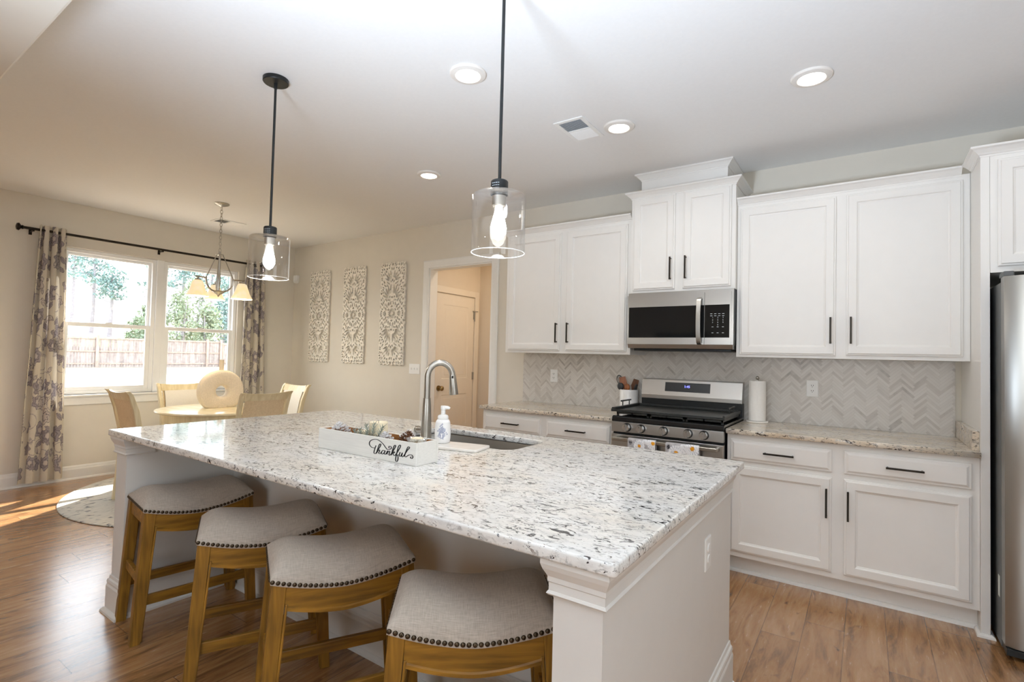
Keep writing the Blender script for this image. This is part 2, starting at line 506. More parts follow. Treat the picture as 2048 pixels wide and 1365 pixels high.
M = {
    'wall': plain('wall_paint', srgb(226, 220, 208), 0.85, noise=0.012, scale=8, spec=0.25),
    'hallwall': plain('hall_wall_paint', srgb(226, 214, 196), 0.85, noise=0.012, scale=8, spec=0.25),
    'ceil': plain('ceiling_paint', srgb(238, 238, 237), 0.9, noise=0.01, scale=60, bump=0.05, spec=0.2),
    'trim': plain('trim_paint', srgb(240, 239, 235), 0.4, noise=0.01),
    'cab': plain('cabinet_paint', srgb(236, 234, 230), 0.38, noise=0.008, scale=12),
    'island': plain('island_paint', srgb(226, 224, 220), 0.5, noise=0.01, scale=12),
    'bronze': plain('dark_bronze', (0.030, 0.024, 0.018), 0.35, metal=0.8, noise=0.15),
    'black': plain('black_metal', (0.018, 0.020, 0.021), 0.38, metal=0.3, noise=0.1),
    'blackgloss': plain('black_glass', (0.010, 0.011, 0.012), 0.06, noise=0.05),
    'griddle': plain('cast_iron', (0.022, 0.024, 0.023), 0.33, noise=0.2, scale=60, bump=0.05),
    'steel': steel_mat('brushed_steel', (0.52, 0.51, 0.49), 0.27),
    'steelz': steel_mat('brushed_steel_vertical', (0.38, 0.365, 0.335), 0.27, 'Z'),
    'nickel': plain('brushed_nickel', (0.47, 0.45, 0.41), 0.3, metal=1.0, noise=0.05),
    'chromeknob': plain('knob_steel', (0.66, 0.66, 0.66), 0.22, metal=1.0, noise=0.04),
    'brass': plain('antique_brass', (0.36, 0.26, 0.12), 0.32, metal=1.0, noise=0.1),
    'floor': floor_mat(),
    'granite': granite_mat('granite_island', 0.5, srgb(238, 238, 236), srgb(228, 216, 196), srgb(40, 40, 44)),
    'granite2': granite_mat('granite_warm_lit', 0.9, srgb(230, 219, 202), srgb(206, 187, 162), srgb(60, 50, 46)),  # same stone as the island, warm light put into its beige
    'tile': chevron_mat(),
    'glass': thin_glass('window_glass', (1, 1, 1), 0.03),
    'lampglass': thin_glass('pendant_glass', (1.0, 1.0, 1.0), 0.02),
    'cutglass': thin_glass('cut_glass', (0.93, 0.94, 0.95), 0.30, 0.05),
    'frost': plain('frosted_rim', (0.9, 0.9, 0.9), 0.3, noise=0.01),
    'bulb': emitter('bulb_glow', (1.0, 0.97, 0.90), 22.0),
    'canlens': emitter('can_lens', (1.0, 0.93, 0.82), 14.0),
    'canlens2': emitter('can_lens_added', (1.0, 0.93, 0.82), 6.0),
    'cantrim': plain('can_trim', srgb(236, 232, 226), 0.5, noise=0.01),
    'shade': None,
    'vinyl': plain('window_vinyl', srgb(243, 244, 244), 0.35, noise=0.006),
    'plastic': plain('white_plastic', srgb(240, 240, 238), 0.3, noise=0.006),
    'slot': plain('dark_slot', (0.02, 0.02, 0.02), 0.6),
    'ceramic': plain('white_ceramic', srgb(240, 239, 237), 0.2, noise=0.01),
    'paper': plain('paper_towel', srgb(244, 242, 238), 0.95, noise=0.02, scale=90, bump=0.15),
    'marble': plain('marble_dish', srgb(238, 234, 228), 0.2, noise=0.05, scale=20),
    'linen': linen_mat(),
    'stoolwood': wood_mat('stool_oak', srgb(86, 58, 14), srgb(176, 126, 44), 'X', 1.2, 0.42, 1.1),
    'stoolwoodz': wood_mat('stool_oak_leg', srgb(82, 56, 14), srgb(168, 120, 42), 'Z', 1.2, 0.42, 1.1),
    'nail': plain('nailhead_brass', (0.085, 0.062, 0.040), 0.28, metal=0.9, noise=0.2),
    'cream': wood_mat('cream_painted_wood', srgb(216, 200, 158), srgb(238, 226, 192), 'Z', 0.8, 0.35),
    'tabletop': wood_mat('table_cream_wood', srgb(222, 206, 168), srgb(242, 232, 202), 'X', 0.5, 0.22),
    'shaded_panel': wood_mat('chair_panel', srgb(216, 194, 154), srgb(234, 214, 178), 'X', 2.0, 0.6),  # cream panel, its backlit shade put into the tan colour
    'pad': plain('chair_fabric', srgb(236, 232, 224), 0.9, noise=0.03, scale=120),
    'vase': plain('speckled_vase', srgb(232, 218, 196), 0.85, noise=0.08, scale=120, bump=0.35),
    'rug': rug_mat(),
    'rugedge': plain('rug_binding', srgb(196, 192, 184), 0.95),
    'curtain': attr_mat('curtain_print', 0.9, 0.1, 400, 0.12),
    'towel': attr_mat('daisy_print', 0.95, 0.3, 700),
    'bottle': attr_mat('soap_bottle_print', 0.3),
    'art': plain('whitewashed_carving', srgb(238, 232, 220), 0.8, noise=0.14, scale=45, bump=0.4),
    'doorpaint': plain('door_paint', srgb(238, 228, 212), 0.45, noise=0.008),
    'boxwhite': plain('whitewashed_box', srgb(232, 230, 224), 0.6, noise=0.05, scale=10, stretch=(1, 6, 30)),
    'boxwood': wood_mat('box_raw_wood', srgb(150, 96, 52), srgb(196, 140, 84), 'X'),
    'ink': plain('letter_ink', (0.016, 0.016, 0.018), 0.7),
    'wax': plain('candle_wax', srgb(240, 228, 198), 0.5, noise=0.02),
    'needle': plain('frosted_needle', srgb(152, 160, 148), 0.8, noise=0.3, scale=60),
    'cone': plain('pinecone_brown', srgb(110, 74, 50), 0.8, noise=0.3, scale=80),
    'conefrost': plain('pinecone_frosted', srgb(214, 212, 212), 0.9, noise=0.16, scale=90),
    'utwood': wood_mat('utensil_wood', srgb(120, 66, 32), srgb(184, 112, 62), 'Z'),
    'utdark': plain('utensil_charcoal', srgb(58, 60, 62), 0.5, noise=0.1),
    'utbrown': wood_mat('utensil_dark_wood', srgb(74, 46, 30), srgb(120, 76, 48), 'Z'),
    'fridgeside': plain('fridge_grey', srgb(98, 100, 100), 0.5, noise=0.03),
    'doorgrey': plain('fridge_door_edge', srgb(182, 184, 182), 0.4, noise=0.02),
    'fence': wood_mat('fence_wood', srgb(122, 112, 108), srgb(168, 156, 150), 'Z', 0.12, 0.9),
    'fencepost': wood_mat('fence_post_wood', srgb(144, 126, 114), srgb(172, 154, 142), 'Z', 0.2, 0.9),
    'grass': plain('dry_grass', srgb(150, 136, 118), 0.95, noise=0.12, scale=1.2),
    'lawn': plain('green_lawn', srgb(110, 140, 74), 0.95, noise=0.12, scale=1.0),
    'bark': plain('pine_bark', srgb(140, 136, 140), 0.95, noise=0.2, scale=6),  # bark paled so its colour carries the outdoor glare
    'pine': plain('pine_foliage', srgb(118, 142, 138), 0.9, noise=0.15, scale=0.8),  # outdoor glare put into the lightened foliage colour
    'leaf': plain('broad_foliage', srgb(134, 146, 122), 0.9, noise=0.2, scale=0.8),  # leaves lightened likewise, glare in the base colour
    'white_print': plain('white_print', srgb(205, 214, 220), 0.5),
    'blue': emitter('clock_digits', (0.22, 0.24, 1.0), 3.0),
    'sofa': plain('sofa_fabric', srgb(150, 148, 142), 0.9, noise=0.08),
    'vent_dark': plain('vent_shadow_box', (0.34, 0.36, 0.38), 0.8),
    'sticker': plain('sticker_paper', srgb(226, 232, 228), 0.6),
    'display': plain('range_display', (0.05, 0.055, 0.06), 0.12),
}


def shade_mat():
    m, t, n, l, b = nmat('amber_glass_shade')
    co = N(t, 'ShaderNodeTexCoord')
    nz = N(t, 'ShaderNodeTexNoise', i_Scale=14.0, i_Detail=4.0)
    l.new(co.outputs['Object'], nz.inputs['Vector'])
    r = ramp(t, [(0.3, srgb(255, 226, 170)), (0.7, srgb(255, 240, 206))])
    l.new(nz.outputs['Fac'], r.inputs[0])
    l.new(r.outputs[0], b.inputs['Base Color'])
    l.new(r.outputs[0], b.inputs['Emission Color'])
    b.inputs['Emission Strength'].default_value = 0.55
    b.inputs['Roughness'].default_value = 0.35
    return m


M['shade'] = shade_mat()


# ------------------------------------------------------------------ mesh builder
class MB:
    def __init__(self):
        self.bm = bmesh.new()

    def quadstrip(self, loops, closed=True, cap0=False, cap1=False):
        vs = [[self.bm.verts.new(p) for p in lp] for lp in loops]
        k = len(loops[0])
        for a, b in zip(vs, vs[1:]):
            for i in range(k if closed else k - 1):
                j = (i + 1) % k
                try:
                    self.bm.faces.new((a[i], a[j], b[j], b[i]))
                except ValueError:
                    pass
        if cap0:
            self.bm.faces.new(list(reversed(vs[0])))
        if cap1:
            self.bm.faces.new(vs[-1])
        return self

    def box(self, x0, x1, y0, y1, z0, z1):
        x0, x1 = min(x0, x1), max(x0, x1)
        y0, y1 = min(y0, y1), max(y0, y1)
        z0, z1 = min(z0, z1), max(z0, z1)
        lo = [(x0, y0, z0), (x1, y0, z0), (x1, y1, z0), (x0, y1, z0)]
        hi = [(x0, y0, z1), (x1, y0, z1), (x1, y1, z1), (x0, y1, z1)]
        return self.quadstrip([lo, hi], True, True, True)

    def hexa(self, lo, hi):
        return self.quadstrip([lo, hi], True, True, True)

    def ring(self, c, ax, r, n, ref=None):
        ax = Vector(ax).normalized()
        ref = Vector(ref) if ref is not None else (Vector((0, 0, 1)) if abs(ax.z) < 0.9 else Vector((1, 0, 0)))
        a = ax.cross(ref).normalized()
        b = ax.cross(a).normalized()
        return [Vector(c) + (a * math.cos(2 * PI * i / n) + b * math.sin(2 * PI * i / n)) * r for i in range(n)]

    def cyl(self, p0, p1, r0, r1=None, n=16, caps=True):
        r1 = r0 if r1 is None else r1
        ax = Vector(p1) - Vector(p0)
        return self.quadstrip([self.ring(p0, ax, r0, n), self.ring(p1, ax, r1, n)], True, caps, caps)

    def tube(self, pts, r, n=10, caps=True, rad=None):
        pts = [Vector(p) for p in pts]
        loops = []
        ref = None
        for i, p in enumerate(pts):
            t = (pts[min(i + 1, len(pts) - 1)] - pts[max(i - 1, 0)]).normalized()
            if ref is None:
                ref = Vector((0, 0, 1)) if abs(t.z) < 0.9 else Vector((1, 0, 0))
            a = t.cross(ref).normalized()
            b = a.cross(t).normalized()
            ref = b
            rr = rad[i] if rad else r
            loops.append([p + (a * math.cos(2 * PI * k / n) + b * math.sin(2 * PI * k / n)) * rr for k in range(n)])
        return self.quadstrip(loops, True, caps, caps)

    def lathe(self, prof, c=(0, 0, 0), n=32, cap0=False, cap1=False):
        c = Vector(c)
        loops = [[c + Vector((r * math.cos(2 * PI * i / n), r * math.sin(2 * PI * i / n), z)) for i in range(n)] for r, z in prof]
        return self.quadstrip(loops, True, cap0, cap1)

    def prism(self, poly, axis, a0, a1):
        """extrude a 2D polygon along an axis; poly in the other two axes (cyclic order)"""
        def P(u, v, t):
            return {'x': (t, u, v), 'y': (u, t, v), 'z': (u, v, t)}[axis]
        return self.quadstrip([[P(u, v, a0) for u, v in poly], [P(u, v, a1) for u, v in poly]], True, True, True)

    def sphere(self, c, r, sx=1, sy=1, sz=1, n=12, m=8):
        c = Vector(c)
        loops = []
        for j in range(1, m):
            th = PI * j / m
            loops.append([c + Vector((r * sx * math.sin(th) * math.cos(2 * PI * i / n), r * sy * math.sin(th) * math.sin(2 * PI * i / n), -r * sz * math.cos(th))) for i in range(n)])
        return self.quadstrip(loops, True, True, True)

    def build(self, name, mat, parent=None, smooth=False, bevel=0.0, seg=2, local=False, sharp=35):
        bmesh.ops.recalc_face_normals(self.bm, faces=self.bm.faces[:])
        me = bpy.data.meshes.new(name)
        if parent is not None and not local:
            off = Vector((0, 0, 0))
            p = parent
            while p is not None:
                off += p.location
                p = p.parent
            bmesh.ops.translate(self.bm, verts=self.bm.verts[:], vec=-off)
        self.bm.to_mesh(me)
        self.bm.free()
        if isinstance(mat, (list, tuple)):
            for k in mat:
                me.materials.append(k)
        else:
            me.materials.append(mat)
        if smooth:
            me.polygons.foreach_set('use_smooth', [True] * len(me.polygons))
            if sharp:
                me.set_sharp_from_angle(angle=R(sharp))
        o = bpy.data.objects.new(name, me)
        C.objects.link(o)
        if parent is not None:
            o.parent = parent
        if bevel:
            md = o.modifiers.new('bevel', 'BEVEL')
            md.width = bevel
            md.segments = seg
            md.limit_method = 'ANGLE'
            md.angle_limit = R(40)
        return o


def tag(o, label=None, cat=None, group=None, kind=None):
    if label:
        o['label'] = label
    if cat:
        o['category'] = cat
    if group:
        o['group'] = group
    if kind:
        o['kind'] = kind
    return o


def empty(name, loc, label=None, cat=None, group=None, kind=None, rz=0.0):
    o = bpy.data.objects.new(name, None)
    o.empty_display_size = 0.05
    C.objects.link(o)
    o.location = loc
    o.rotation_euler = (0, 0, rz)
    return tag(o, label, cat, group, kind)


def struct(name, mb, mat, label=None, cat=None, **kw):
    o = mb.build(name, mat, **kw)
    return tag(o, label, cat, None, 'structure')


def copy_tree(o, parent=None):
    c = o.copy()
    C.objects.link(c)
    if parent is not None:
        c.parent = parent
    for ch in list(o.children):
        copy_tree(ch, c)
    return c


def rrect(x0, x1, y0, y1, r, n=6):
    pts = []
    for cx, cy, a in ((x1 - r, y1 - r, 0), (x0 + r, y1 - r, 90), (x0 + r, y0 + r, 180), (x1 - r, y0 + r, 270)):
        for i in range(n + 1):
            t = R(a + 90 * i / n)
            pts.append((cx + r * math.cos(t), cy + r * math.sin(t)))
    return pts


def slab(name, outlines, z0, z1, bev, mat, parent=None):
    """flat slab from closed 2D outlines (first outer, others holes), with eased edges"""
    cu = bpy.data.curves.new(name, 'CURVE')
    cu.dimensions = '2D'
    cu.fill_mode = 'BOTH'
    cu.extrude = (z1 - z0) / 2 - bev
    cu.bevel_depth = bev
    cu.bevel_resolution = 2
    cu.offset = -bev
    for ol in outlines:
        s = cu.splines.new('POLY')
        s.points.add(len(ol) - 1)
        for i, (x, y) in enumerate(ol):
            s.points[i].co = (x, y, 0, 1)
        s.use_cyclic_u = True
    t = bpy.data.objects.new(name + '_tmp', cu)
    C.objects.link(t)
    me = bpy.data.meshes.new_from_object(t.evaluated_get(bpy.context.evaluated_depsgraph_get()))
    bpy.data.objects.remove(t)
    me.name = name
    off = Vector((0, 0, (z0 + z1) / 2))
    p = parent
    while p is not None:
        off -= p.location
        p = p.parent
    me.transform(Matrix.Translation(off))
    me.materials.clear()
    me.materials.append(mat)
    o = bpy.data.objects.new(name, me)
    C.objects.link(o)
    if parent is not None:
        o.parent = parent
    return o


def text_mesh(name, body, size, mat, parent, matrix, extrude=0.0004):
    cu = bpy.data.curves.new(name, 'FONT')
    cu.body = body
    cu.size = size
    cu.align_x = 'CENTER'
    cu.align_y = 'CENTER'
    cu.extrude = extrude
    t = bpy.data.objects.new(name + '_tmp', cu)
    C.objects.link(t)
    me = bpy.data.meshes.new_from_object(t.evaluated_get(bpy.context.evaluated_depsgraph_get()))
    bpy.data.objects.remove(t)
    me.transform(matrix)
    off = Vector((0, 0, 0))
    p = parent
    while p is not None:
        off += p.location
        p = p.parent
    me.transform(Matrix.Translation(-off))
    me.materials.clear()
    me.materials.append(mat)
    o = bpy.data.objects.new(name, me)
    C.objects.link(o)
    o.parent = parent
    return o


def catmull(pts, k=8, closed=False):
    pts = [Vector(p) for p in pts]
    out = []
    n = len(pts)
    for i in range(n if closed else n - 1):
        p0 = pts[(i - 1) % n] if closed or i > 0 else pts[0]
        p1 = pts[i]
        p2 = pts[(i + 1) % n]
        p3 = pts[(i + 2) % n] if closed or i + 2 < n else pts[-1]
        for j in range(k):
            t = j / k
            out.append(0.5 * ((2 * p1) + (p2 - p0) * t + (2 * p0 - 5 * p1 + 4 * p2 - p3) * t * t + (3 * p1 - p0 - 3 * p2 + p3) * t ** 3))
    if not closed:
        out.append(pts[-1])
    return out


def sweep(mb, path, prof, closed=False):
    """extrude a profile [(out, z)] along a horizontal polyline [(x, y)] with mitred corners;
    'out' is measured to the right of the direction of travel"""
    P_ = [Vector((x, y)) for x, y in path]
    n = len(P_)
    loops = []
    for i, p in enumerate(P_):
        dirs = []
        if i > 0 or closed:
            dirs.append((p - P_[i - 1]).normalized())
        if i < n - 1 or closed:
            dirs.append((P_[(i + 1) % n] - p).normalized())
        nr = [Vector((d.y, -d.x)) for d in dirs]
        if len(nr) == 2:
            b = (nr[0] + nr[1]).normalized()
            b = b / max(0.2, b.dot(nr[0]))
        else:
            b = nr[0]
        loops.append([(p.x + b.x * o, p.y + b.y * o, z) for o, z in prof])
    if closed:
        loops.append(loops[0])
        mb.quadstrip(loops, True)
    else:
        mb.quadstrip(loops, True, True, True)
    return mb


# ------------------------------------------------------------------ the room
mb = MB()
mb.box(XW - 0.12, XR + 0.1, YL - 0.1, 0.0, -0.05, 0.0)
mb.box(-2.95, XR + 0.1, 0.0, 1.2, -0.05, 0.0)
struct('floor', mb, M['floor'], 'brown oak plank floor running through kitchen and dining area', 'floor')

struct('ceiling', MB().box(XW - 0.12, XR + 0.1, YB, 1.2, CEIL, CEIL + 0.1), M['ceil'], 'flat white kitchen and dining ceiling', 'ceiling')
struct('ceiling', MB().box(XW - 0.12, XR + 0.1, YL - 0.1, YB, CEIL2, CEIL2 + 0.1), M['ceil'], 'white living room ceiling behind the viewer', 'ceiling')
struct('trim_7', MB().box(XW, XR, -4.05, -3.57, 2.50, CEIL2 - 0.0005), M['wall'], 'dropped drywall beam between kitchen and living room', 'beam', bevel=0.01)

DX0, DX1, DT = -2.841, -1.979, 2.2815
mb = MB()
mb.box(XW - 0.12, DX0, 0, 0.115, 0, CEIL)
mb.box(DX1, XR + 0.1, 0, 0.115, 0, CEIL)
mb.box(DX0, DX1, 0, 0.115, DT, CEIL)
struct('wall_back', mb, M['wall'], 'greige kitchen and dining wall with cased opening', 'wall')

WY0, WY1, WZ0, WZ1 = -2.49, -0.76, 0.842, 2.318
mb = MB()
xo, xi = XW - 0.12, XW
mb.box(xo, xi, WY1, 0.0, 0, CEIL)
mb.box(xo, xi, YL, WY0, 0, CEIL)
mb.box(xo, xi, WY0, WY1, 0, WZ0)
mb.box(xo, xi, WY0, WY1, WZ1, CEIL)
struct('wall_left', mb, M['wall'], 'greige dining wall with the double window', 'wall')
RY0, RY1, RZ0, RZ1 = -4.7, -3.5, 0.85, 2.30
mb = MB()
mb.box(XR, XR + 0.1, RY1, 0, 0, CEIL)
mb.box(XR, XR + 0.1, YL, RY0, 0, CEIL)
mb.box(XR, XR + 0.1, RY0, RY1, 0, RZ0)
mb.box(XR, XR + 0.1, RY0, RY1, RZ1, CEIL)
struct('wall_right', mb, M['wall'], 'greige wall right of the refrigerator', 'wall')
mb = MB()
yo, yi = YL - 0.1, YL
BW = [(0.15, 2.65)]
xs = [XW] + [v for p in BW for v in p] + [XR]
for a, b in ((0, 1), (2, 3)):
    mb.box(xs[a], xs[b], yo, yi, 0, CEIL2)
for a, b in BW:
    mb.box(a, b, yo, yi, 0, 0.8)
    mb.box(a, b, yo, yi, 2.7, CEIL2)
struct('wall_front', mb, M['wall'], 'greige living room wall behind the viewer', 'wall')

# hall behind the cased opening
HX, HY = -2.858, 0.92
mb = MB()
mb.box(HX - 0.1, HX, 0.1155, HY + 0.1, 0, CEIL)
struct('wall_hall_left', mb, M['hallwall'], 'hall wall holding the white panelled door', 'wall')
struct('wall_hall_back', MB().box(HX, XR, HY, HY + 0.1, 0, CEIL), M['hallwall'], 'warm beige wall at the end of the hall', 'wall')
struct('wall_hall_right', MB().box(-0.9, -0.8, 0.1155, HY, 0, CEIL), M['hallwall'], 'beige side wall at the right end of the hall', 'wall')

# cased opening trim
CP = [(0, 0.0), (0.016, 0.0), (0.019, 0.02), (0.019, 0.07), (0.012, 0.083), (0, 0.083)]
mb = MB()
DXo0, DXo1, DTo = DX0 - 0.085, DX1 + 0.085, DT + 0.085


def casing(mb, prof, pts, yface):
    """picture-frame style casing on a wall facing -y: prof (out from wall, width from inner edge)"""
    loops = []
    for (ix, iz), (ox, oz) in pts:
        loops.append([(ix + (ox - ix) * wd / 0.083, yface - o, iz + (oz - iz) * wd / 0.083) for o, wd in prof])
    mb.quadstrip(loops, True, True, True)


casing(mb, CP, [((DX0, 0), (DXo0, 0)), ((DX0, DT), (DXo0, DTo)), ((DX1, DT), (DXo1, DTo)), ((DX1, 0), (DXo1, 0))], 0.0)
struct('trim_1', mb, M['trim'], 'white casing around the hall opening', 'trim', smooth=False)
mb = MB()
mb.box(DX0, DX0 + 0.012, 0.0, 0.115, 0, DT - 0.012)
mb.box(DX1 - 0.012, DX1, 0.0, 0.115, 0, DT - 0.012)
mb.box(DX0, DX1, 0.0, 0.115, DT - 0.012, DT)
struct('trim_2', mb, M['trim'], 'white jamb lining of the hall opening', 'trim')

# hall door on the hall's left wall
def door_slab(y0, y1, z0, z1, xf, panels):
    mb = MB()
    mb.box(xf - 0.03, xf - 0.004, y0, y1, z0, z1)
    ys = sorted({y0, y1} | {p[0] for p in panels} | {p[1] for p in panels})
    zs = sorted({z0, z1} | {p[2] for p in panels} | {p[3] for p in panels})
    for ya, yb in zip(ys, ys[1:]):
        for za, zb in zip(zs, zs[1:]):
            if not any(p[0] <= ya and yb <= p[1] and p[2] <= za and zb <= p[3] for p in panels):
                mb.box(xf - 0.006, xf, ya, yb, za, zb)
    for (a, b, c, d) in panels:
        lp = []
        for off, dx in ((0, 0.0), (0.012, -0.008), (0.03, -0.008), (0.045, -0.002)):
            lp.append([(xf + dx, a + off, c + off), (xf + dx, b - off, c + off), (xf + dx, b - off, d - off), (xf + dx, a + off, d - off)])
        mb.quadstrip(lp, True, False, True)
    return mb


door = door_slab(0.135, 0.80, 0.012, 2.03, HX + 0.012, [(0.245, 0.69, 1.06, 1.91), (0.245, 0.69, 0.22, 0.875)])
do = struct('door_1', door, M['doorpaint'], 'cream two panel hall door with brass knob', 'door')
kb = MB()
kb.cyl((HX + 0.012, 0.195, 0.955), (HX + 0.018, 0.195, 0.955), 0.032, n=20)
kb.cyl((HX + 0.018, 0.195, 0.955), (HX + 0.045, 0.195, 0.955), 0.012, n=12)
kb.sphere((HX + 0.062, 0.195, 0.955), 0.029, 0.8, 1, 1, 16, 10)
tag(kb.build('knob', M['brass'], do, smooth=True), 'round brass door knob')
for zz in (1.82, 1.085, 0.25):
    hb = MB()
    hb.cyl((HX + 0.018, 0.806, zz - 0.045), (HX + 0.018, 0.806, zz + 0.045), 0.007, n=8)
    hb.box(HX + 0.0125, HX + 0.016, 0.785, 0.805, zz - 0.045, zz + 0.045)
    if zz > 1.5:
        hb.cyl((HX + 0.02, 0.77, zz + 0.052), (HX + 0.045, 0.835, zz + 0.052), 0.006, n=8)
        hb.cyl((HX + 0.02, 0.806, zz - 0.07), (HX + 0.02, 0.806, zz + 0.055), 0.008, n=8)
    hb.build('hinge', M['nickel'], do, smooth=True)
mb = MB()
mb.box(HX, HX + 0.02, 0.812, 0.885, 0, 2.115)
mb.box(HX, HX + 0.02, 0.1155, 0.8118, 2.042, 2.115)
mb.box(HX, HX + 0.02, 0.1155, 0.128, 0, 2.042)
struct('trim_3', mb, M['doorpaint'], 'casing of the hall door', 'trim', bevel=0.004)

# baseboards
BP = [(0, 0), (0.028, 0), (0.026, 0.012), (0.016, 0.02), (0.016, 0.10), (0.011, 0.112), (0.009, 0.125), (0.004, 0.135), (0, 0.138)]
mb = MB()
sweep(mb, [(XW, -3.3), (XW, -0.001)][::-1], [(-o, z) for o, z in BP])
struct('baseboard_left', mb, M['trim'], 'white baseboard under the dining window', 'baseboard')
mb = MB()
sweep(mb, [(XW + 0.03, 0), (DXo0, 0)], BP)
struct('baseboard_back', mb, M['trim'], 'white baseboard under the carved panels', 'baseboard')
mb = MB()
sweep(mb, [(DXo1, 0), (-1.60, 0)], BP)
struct('baseboard_back', mb, M['trim'], 'short white baseboard beside the cabinets', 'baseboard')

# dining window: two single-hung units side by side
def window_unit(n, y0, y1, z0, z1, label):
    root = empty('window_%d' % n, (XW - 0.1, (y0 + y1) / 2, z0), label, 'window', None, 'structure')
    xa, xb = XW - 0.115, XW - 0.035
    t = 0.038
    f = MB()
    f.box(xa, xb, y0, y0 + t, z0, z1)
    f.box(xa, xb, y1 - t, y1, z0, z1)
    f.box(xa, xb, y0 + t, y1 - t, z1 - t, z1)
    f.box(xa, xb, y0 + t, y1 - t, z0, z0 + t)
    f.build('frame', M['vinyl'], root, bevel=0.003)
    zm = 1.555

    def sash(nm, za, zb, x0, x1, st):
        s = MB()
        s.box(x0, x1, y0 + t, y0 + t + st, za, zb)
        s.box(x0, x1, y1 - t - st, y1 - t, za, zb)
        s.box(x0, x1, y0 + t + st, y1 - t - st, zb - st, zb)
        s.box(x0, x1, y0 + t + st, y1 - t - st, za, za + st)
        so = s.build(nm, M['vinyl'], root, bevel=0.003)
        xm = (x0 + x1) / 2
        g = MB().box(xm - 0.002, xm + 0.002, y0 + t + st, y1 - t - st, za + st, zb - st)
        g.build('pane', M['glass'], so)
        return so
    sash('upper_sash', zm - 0.02, z1 - t, XW - 0.108, XW - 0.078, 0.026)
    lo = sash('lower_sash', z0 + t, zm + 0.02, XW - 0.074, XW - 0.042, 0.040)
    lk = MB()
    lk.box(XW - 0.07, XW - 0.045, (y0 + y1) / 2 - 0.03, (y0 + y1) / 2 + 0.03, zm + 0.02, zm + 0.03)
    lk.build('sash_lock', M['vinyl'], lo)
    return root


WM = (WY0 + WY1) / 2
window_unit(1, WY0 + 0.002, WM - 0.035, WZ0, WZ1 - 0.002, 'left white single hung dining window beside the left curtain')
window_unit(2, WM + 0.035, WY1 - 0.002, WZ0, WZ1 - 0.002, 'right white single hung dining window behind the chandelier')
struct('trim_4', MB().box(XW - 0.115, XW - 0.015, WM - 0.035, WM + 0.035, WZ0, WZ1), M['vinyl'], 'white mullion between the two dining windows', 'trim', bevel=0.004)
mb = MB()
mb.box(XW - 0.115, XW + 0.035, WY0 - 0.04, WY1 + 0.04, WZ0 - 0.02, WZ0)
mb.box(XW, XW + 0.016, WY0 - 0.02, WY1 + 0.02, WZ0 - 0.10, WZ0 - 0.02)
struct('trim_5', mb, M['trim'], 'white sill and apron under the dining windows', 'trim', bevel=0.004)

# windows added behind and beside the viewer for more daylight (openings with frames and panes)
def added_window(n, kind, a0, a1, z0, z1):
    root = empty('window_%d' % n, (0, 0, 0), 'added living room window behind the viewer' if kind == 'y' else 'added window on the right wall beside the viewer', 'window', None, 'structure')
    t = 0.05
    f, g = MB(), MB()
    mid = (a0 + a1) / 2

    def bx(b, u0, u1, z_0, z_1, d0, d1):
        if kind == 'y':
            b.box(u0, u1, YL - d1, YL - d0, z_0, z_1)
        else:
            b.box(XR + d0, XR + d1, u0, u1, z_0, z_1)
    for u0, u1 in ((a0, a0 + t), (a1 - t, a1), (mid - t / 2, mid + t / 2)):
        bx(f, u0, u1, z0, z1, 0.02, 0.08)
    for u0, u1 in ((a0 + t, mid - t / 2), (mid + t / 2, a1 - t)):
        bx(f, u0, u1, z1 - t, z1, 0.02, 0.08)
        bx(f, u0, u1, z0, z0 + t, 0.02, 0.08)
        bx(g, u0, u1, z0 + t, z1 - t, 0.045, 0.05)
    f.build('frame', M['vinyl'], root)
    g.build('pane', M['glass'], root)


added_window(3, 'y', BW[0][0], BW[0][1], 0.8, 2.7)  # added behind the viewer to bring in more light
added_window(4, 'x', RY0, RY1, RZ0, RZ1)  # added to light the right end of the island


# ------------------------------------------------------------------ cabinets
def nested(mb, rect, levels, yb, flip=1):
    """rectangular stepped relief: levels (inset, depth towards -y)"""
    x0, x1, z0, z1 = rect
    loops = []
    for ins, dep in levels:
        y = yb - dep
        loops.append([(x0 + ins, y, z0 + ins), (x1 - ins, y, z0 + ins), (x1 - ins, y, z1 - ins), (x0 + ins, y, z1 - ins)])
    mb.quadstrip(loops, True, True, True)
    return mb


DOORP = [(0, 0), (0, 0.010), (0.003, 0.013), (0.010, 0.014), (0.013, 0.020), (0.052, 0.020), (0.055, 0.018), (0.058, 0.0125), (0.062, 0.0115), (0.066, 0.0095)]
DRAWP = [(0, 0), (0, 0.010), (0.003, 0.013), (0.011, 0.014), (0.022, 0.0205), (0.024, 0.0205)]


def pull(parent, p0, p1, yf):
    """bar pull on two posts standing off a face at y = yf"""
    p0, p1 = Vector(p0), Vector(p1)
    d = (p1 - p0).normalized()
    a, b = p0 + d * 0.008, p1 - d * 0.008
    m = MB()
    yo = yf - 0.028
    side = Vector((0, 0, 1)) if abs(d.x) > 0.5 else Vector((1, 0, 0))
    h = 0.0052
    lo = [Vector((p0.x, yo - h, p0.z)) - side * h, Vector((p0.x, yo - h, p0.z)) + side * h, Vector((p0.x, yo + h, p0.z)) + side * h, Vector((p0.x, yo + h, p0.z)) - side * h]
    hi = [q + (p1 - p0) for q in lo]
    m.hexa(lo, hi)
    for q in (a, b):
        m.cyl((q.x, yf + 0.001, q.z), (q.x, yo, q.z), 0.0052, n=8)
    return m.build('handle', M['bronze'], parent, bevel=0.0015)


def cab_door(root, x0, x1, z0, z1, yb, hx=None, hz=None):
    d = nested(MB(), (x0, x1, z0, z1), DOORP, yb).build('door', M['cab'], root)
    if hx is not None:
        pull(d, (hx, 0, hz[0]), (hx, 0, hz[1]), yb - 0.020)
    return d


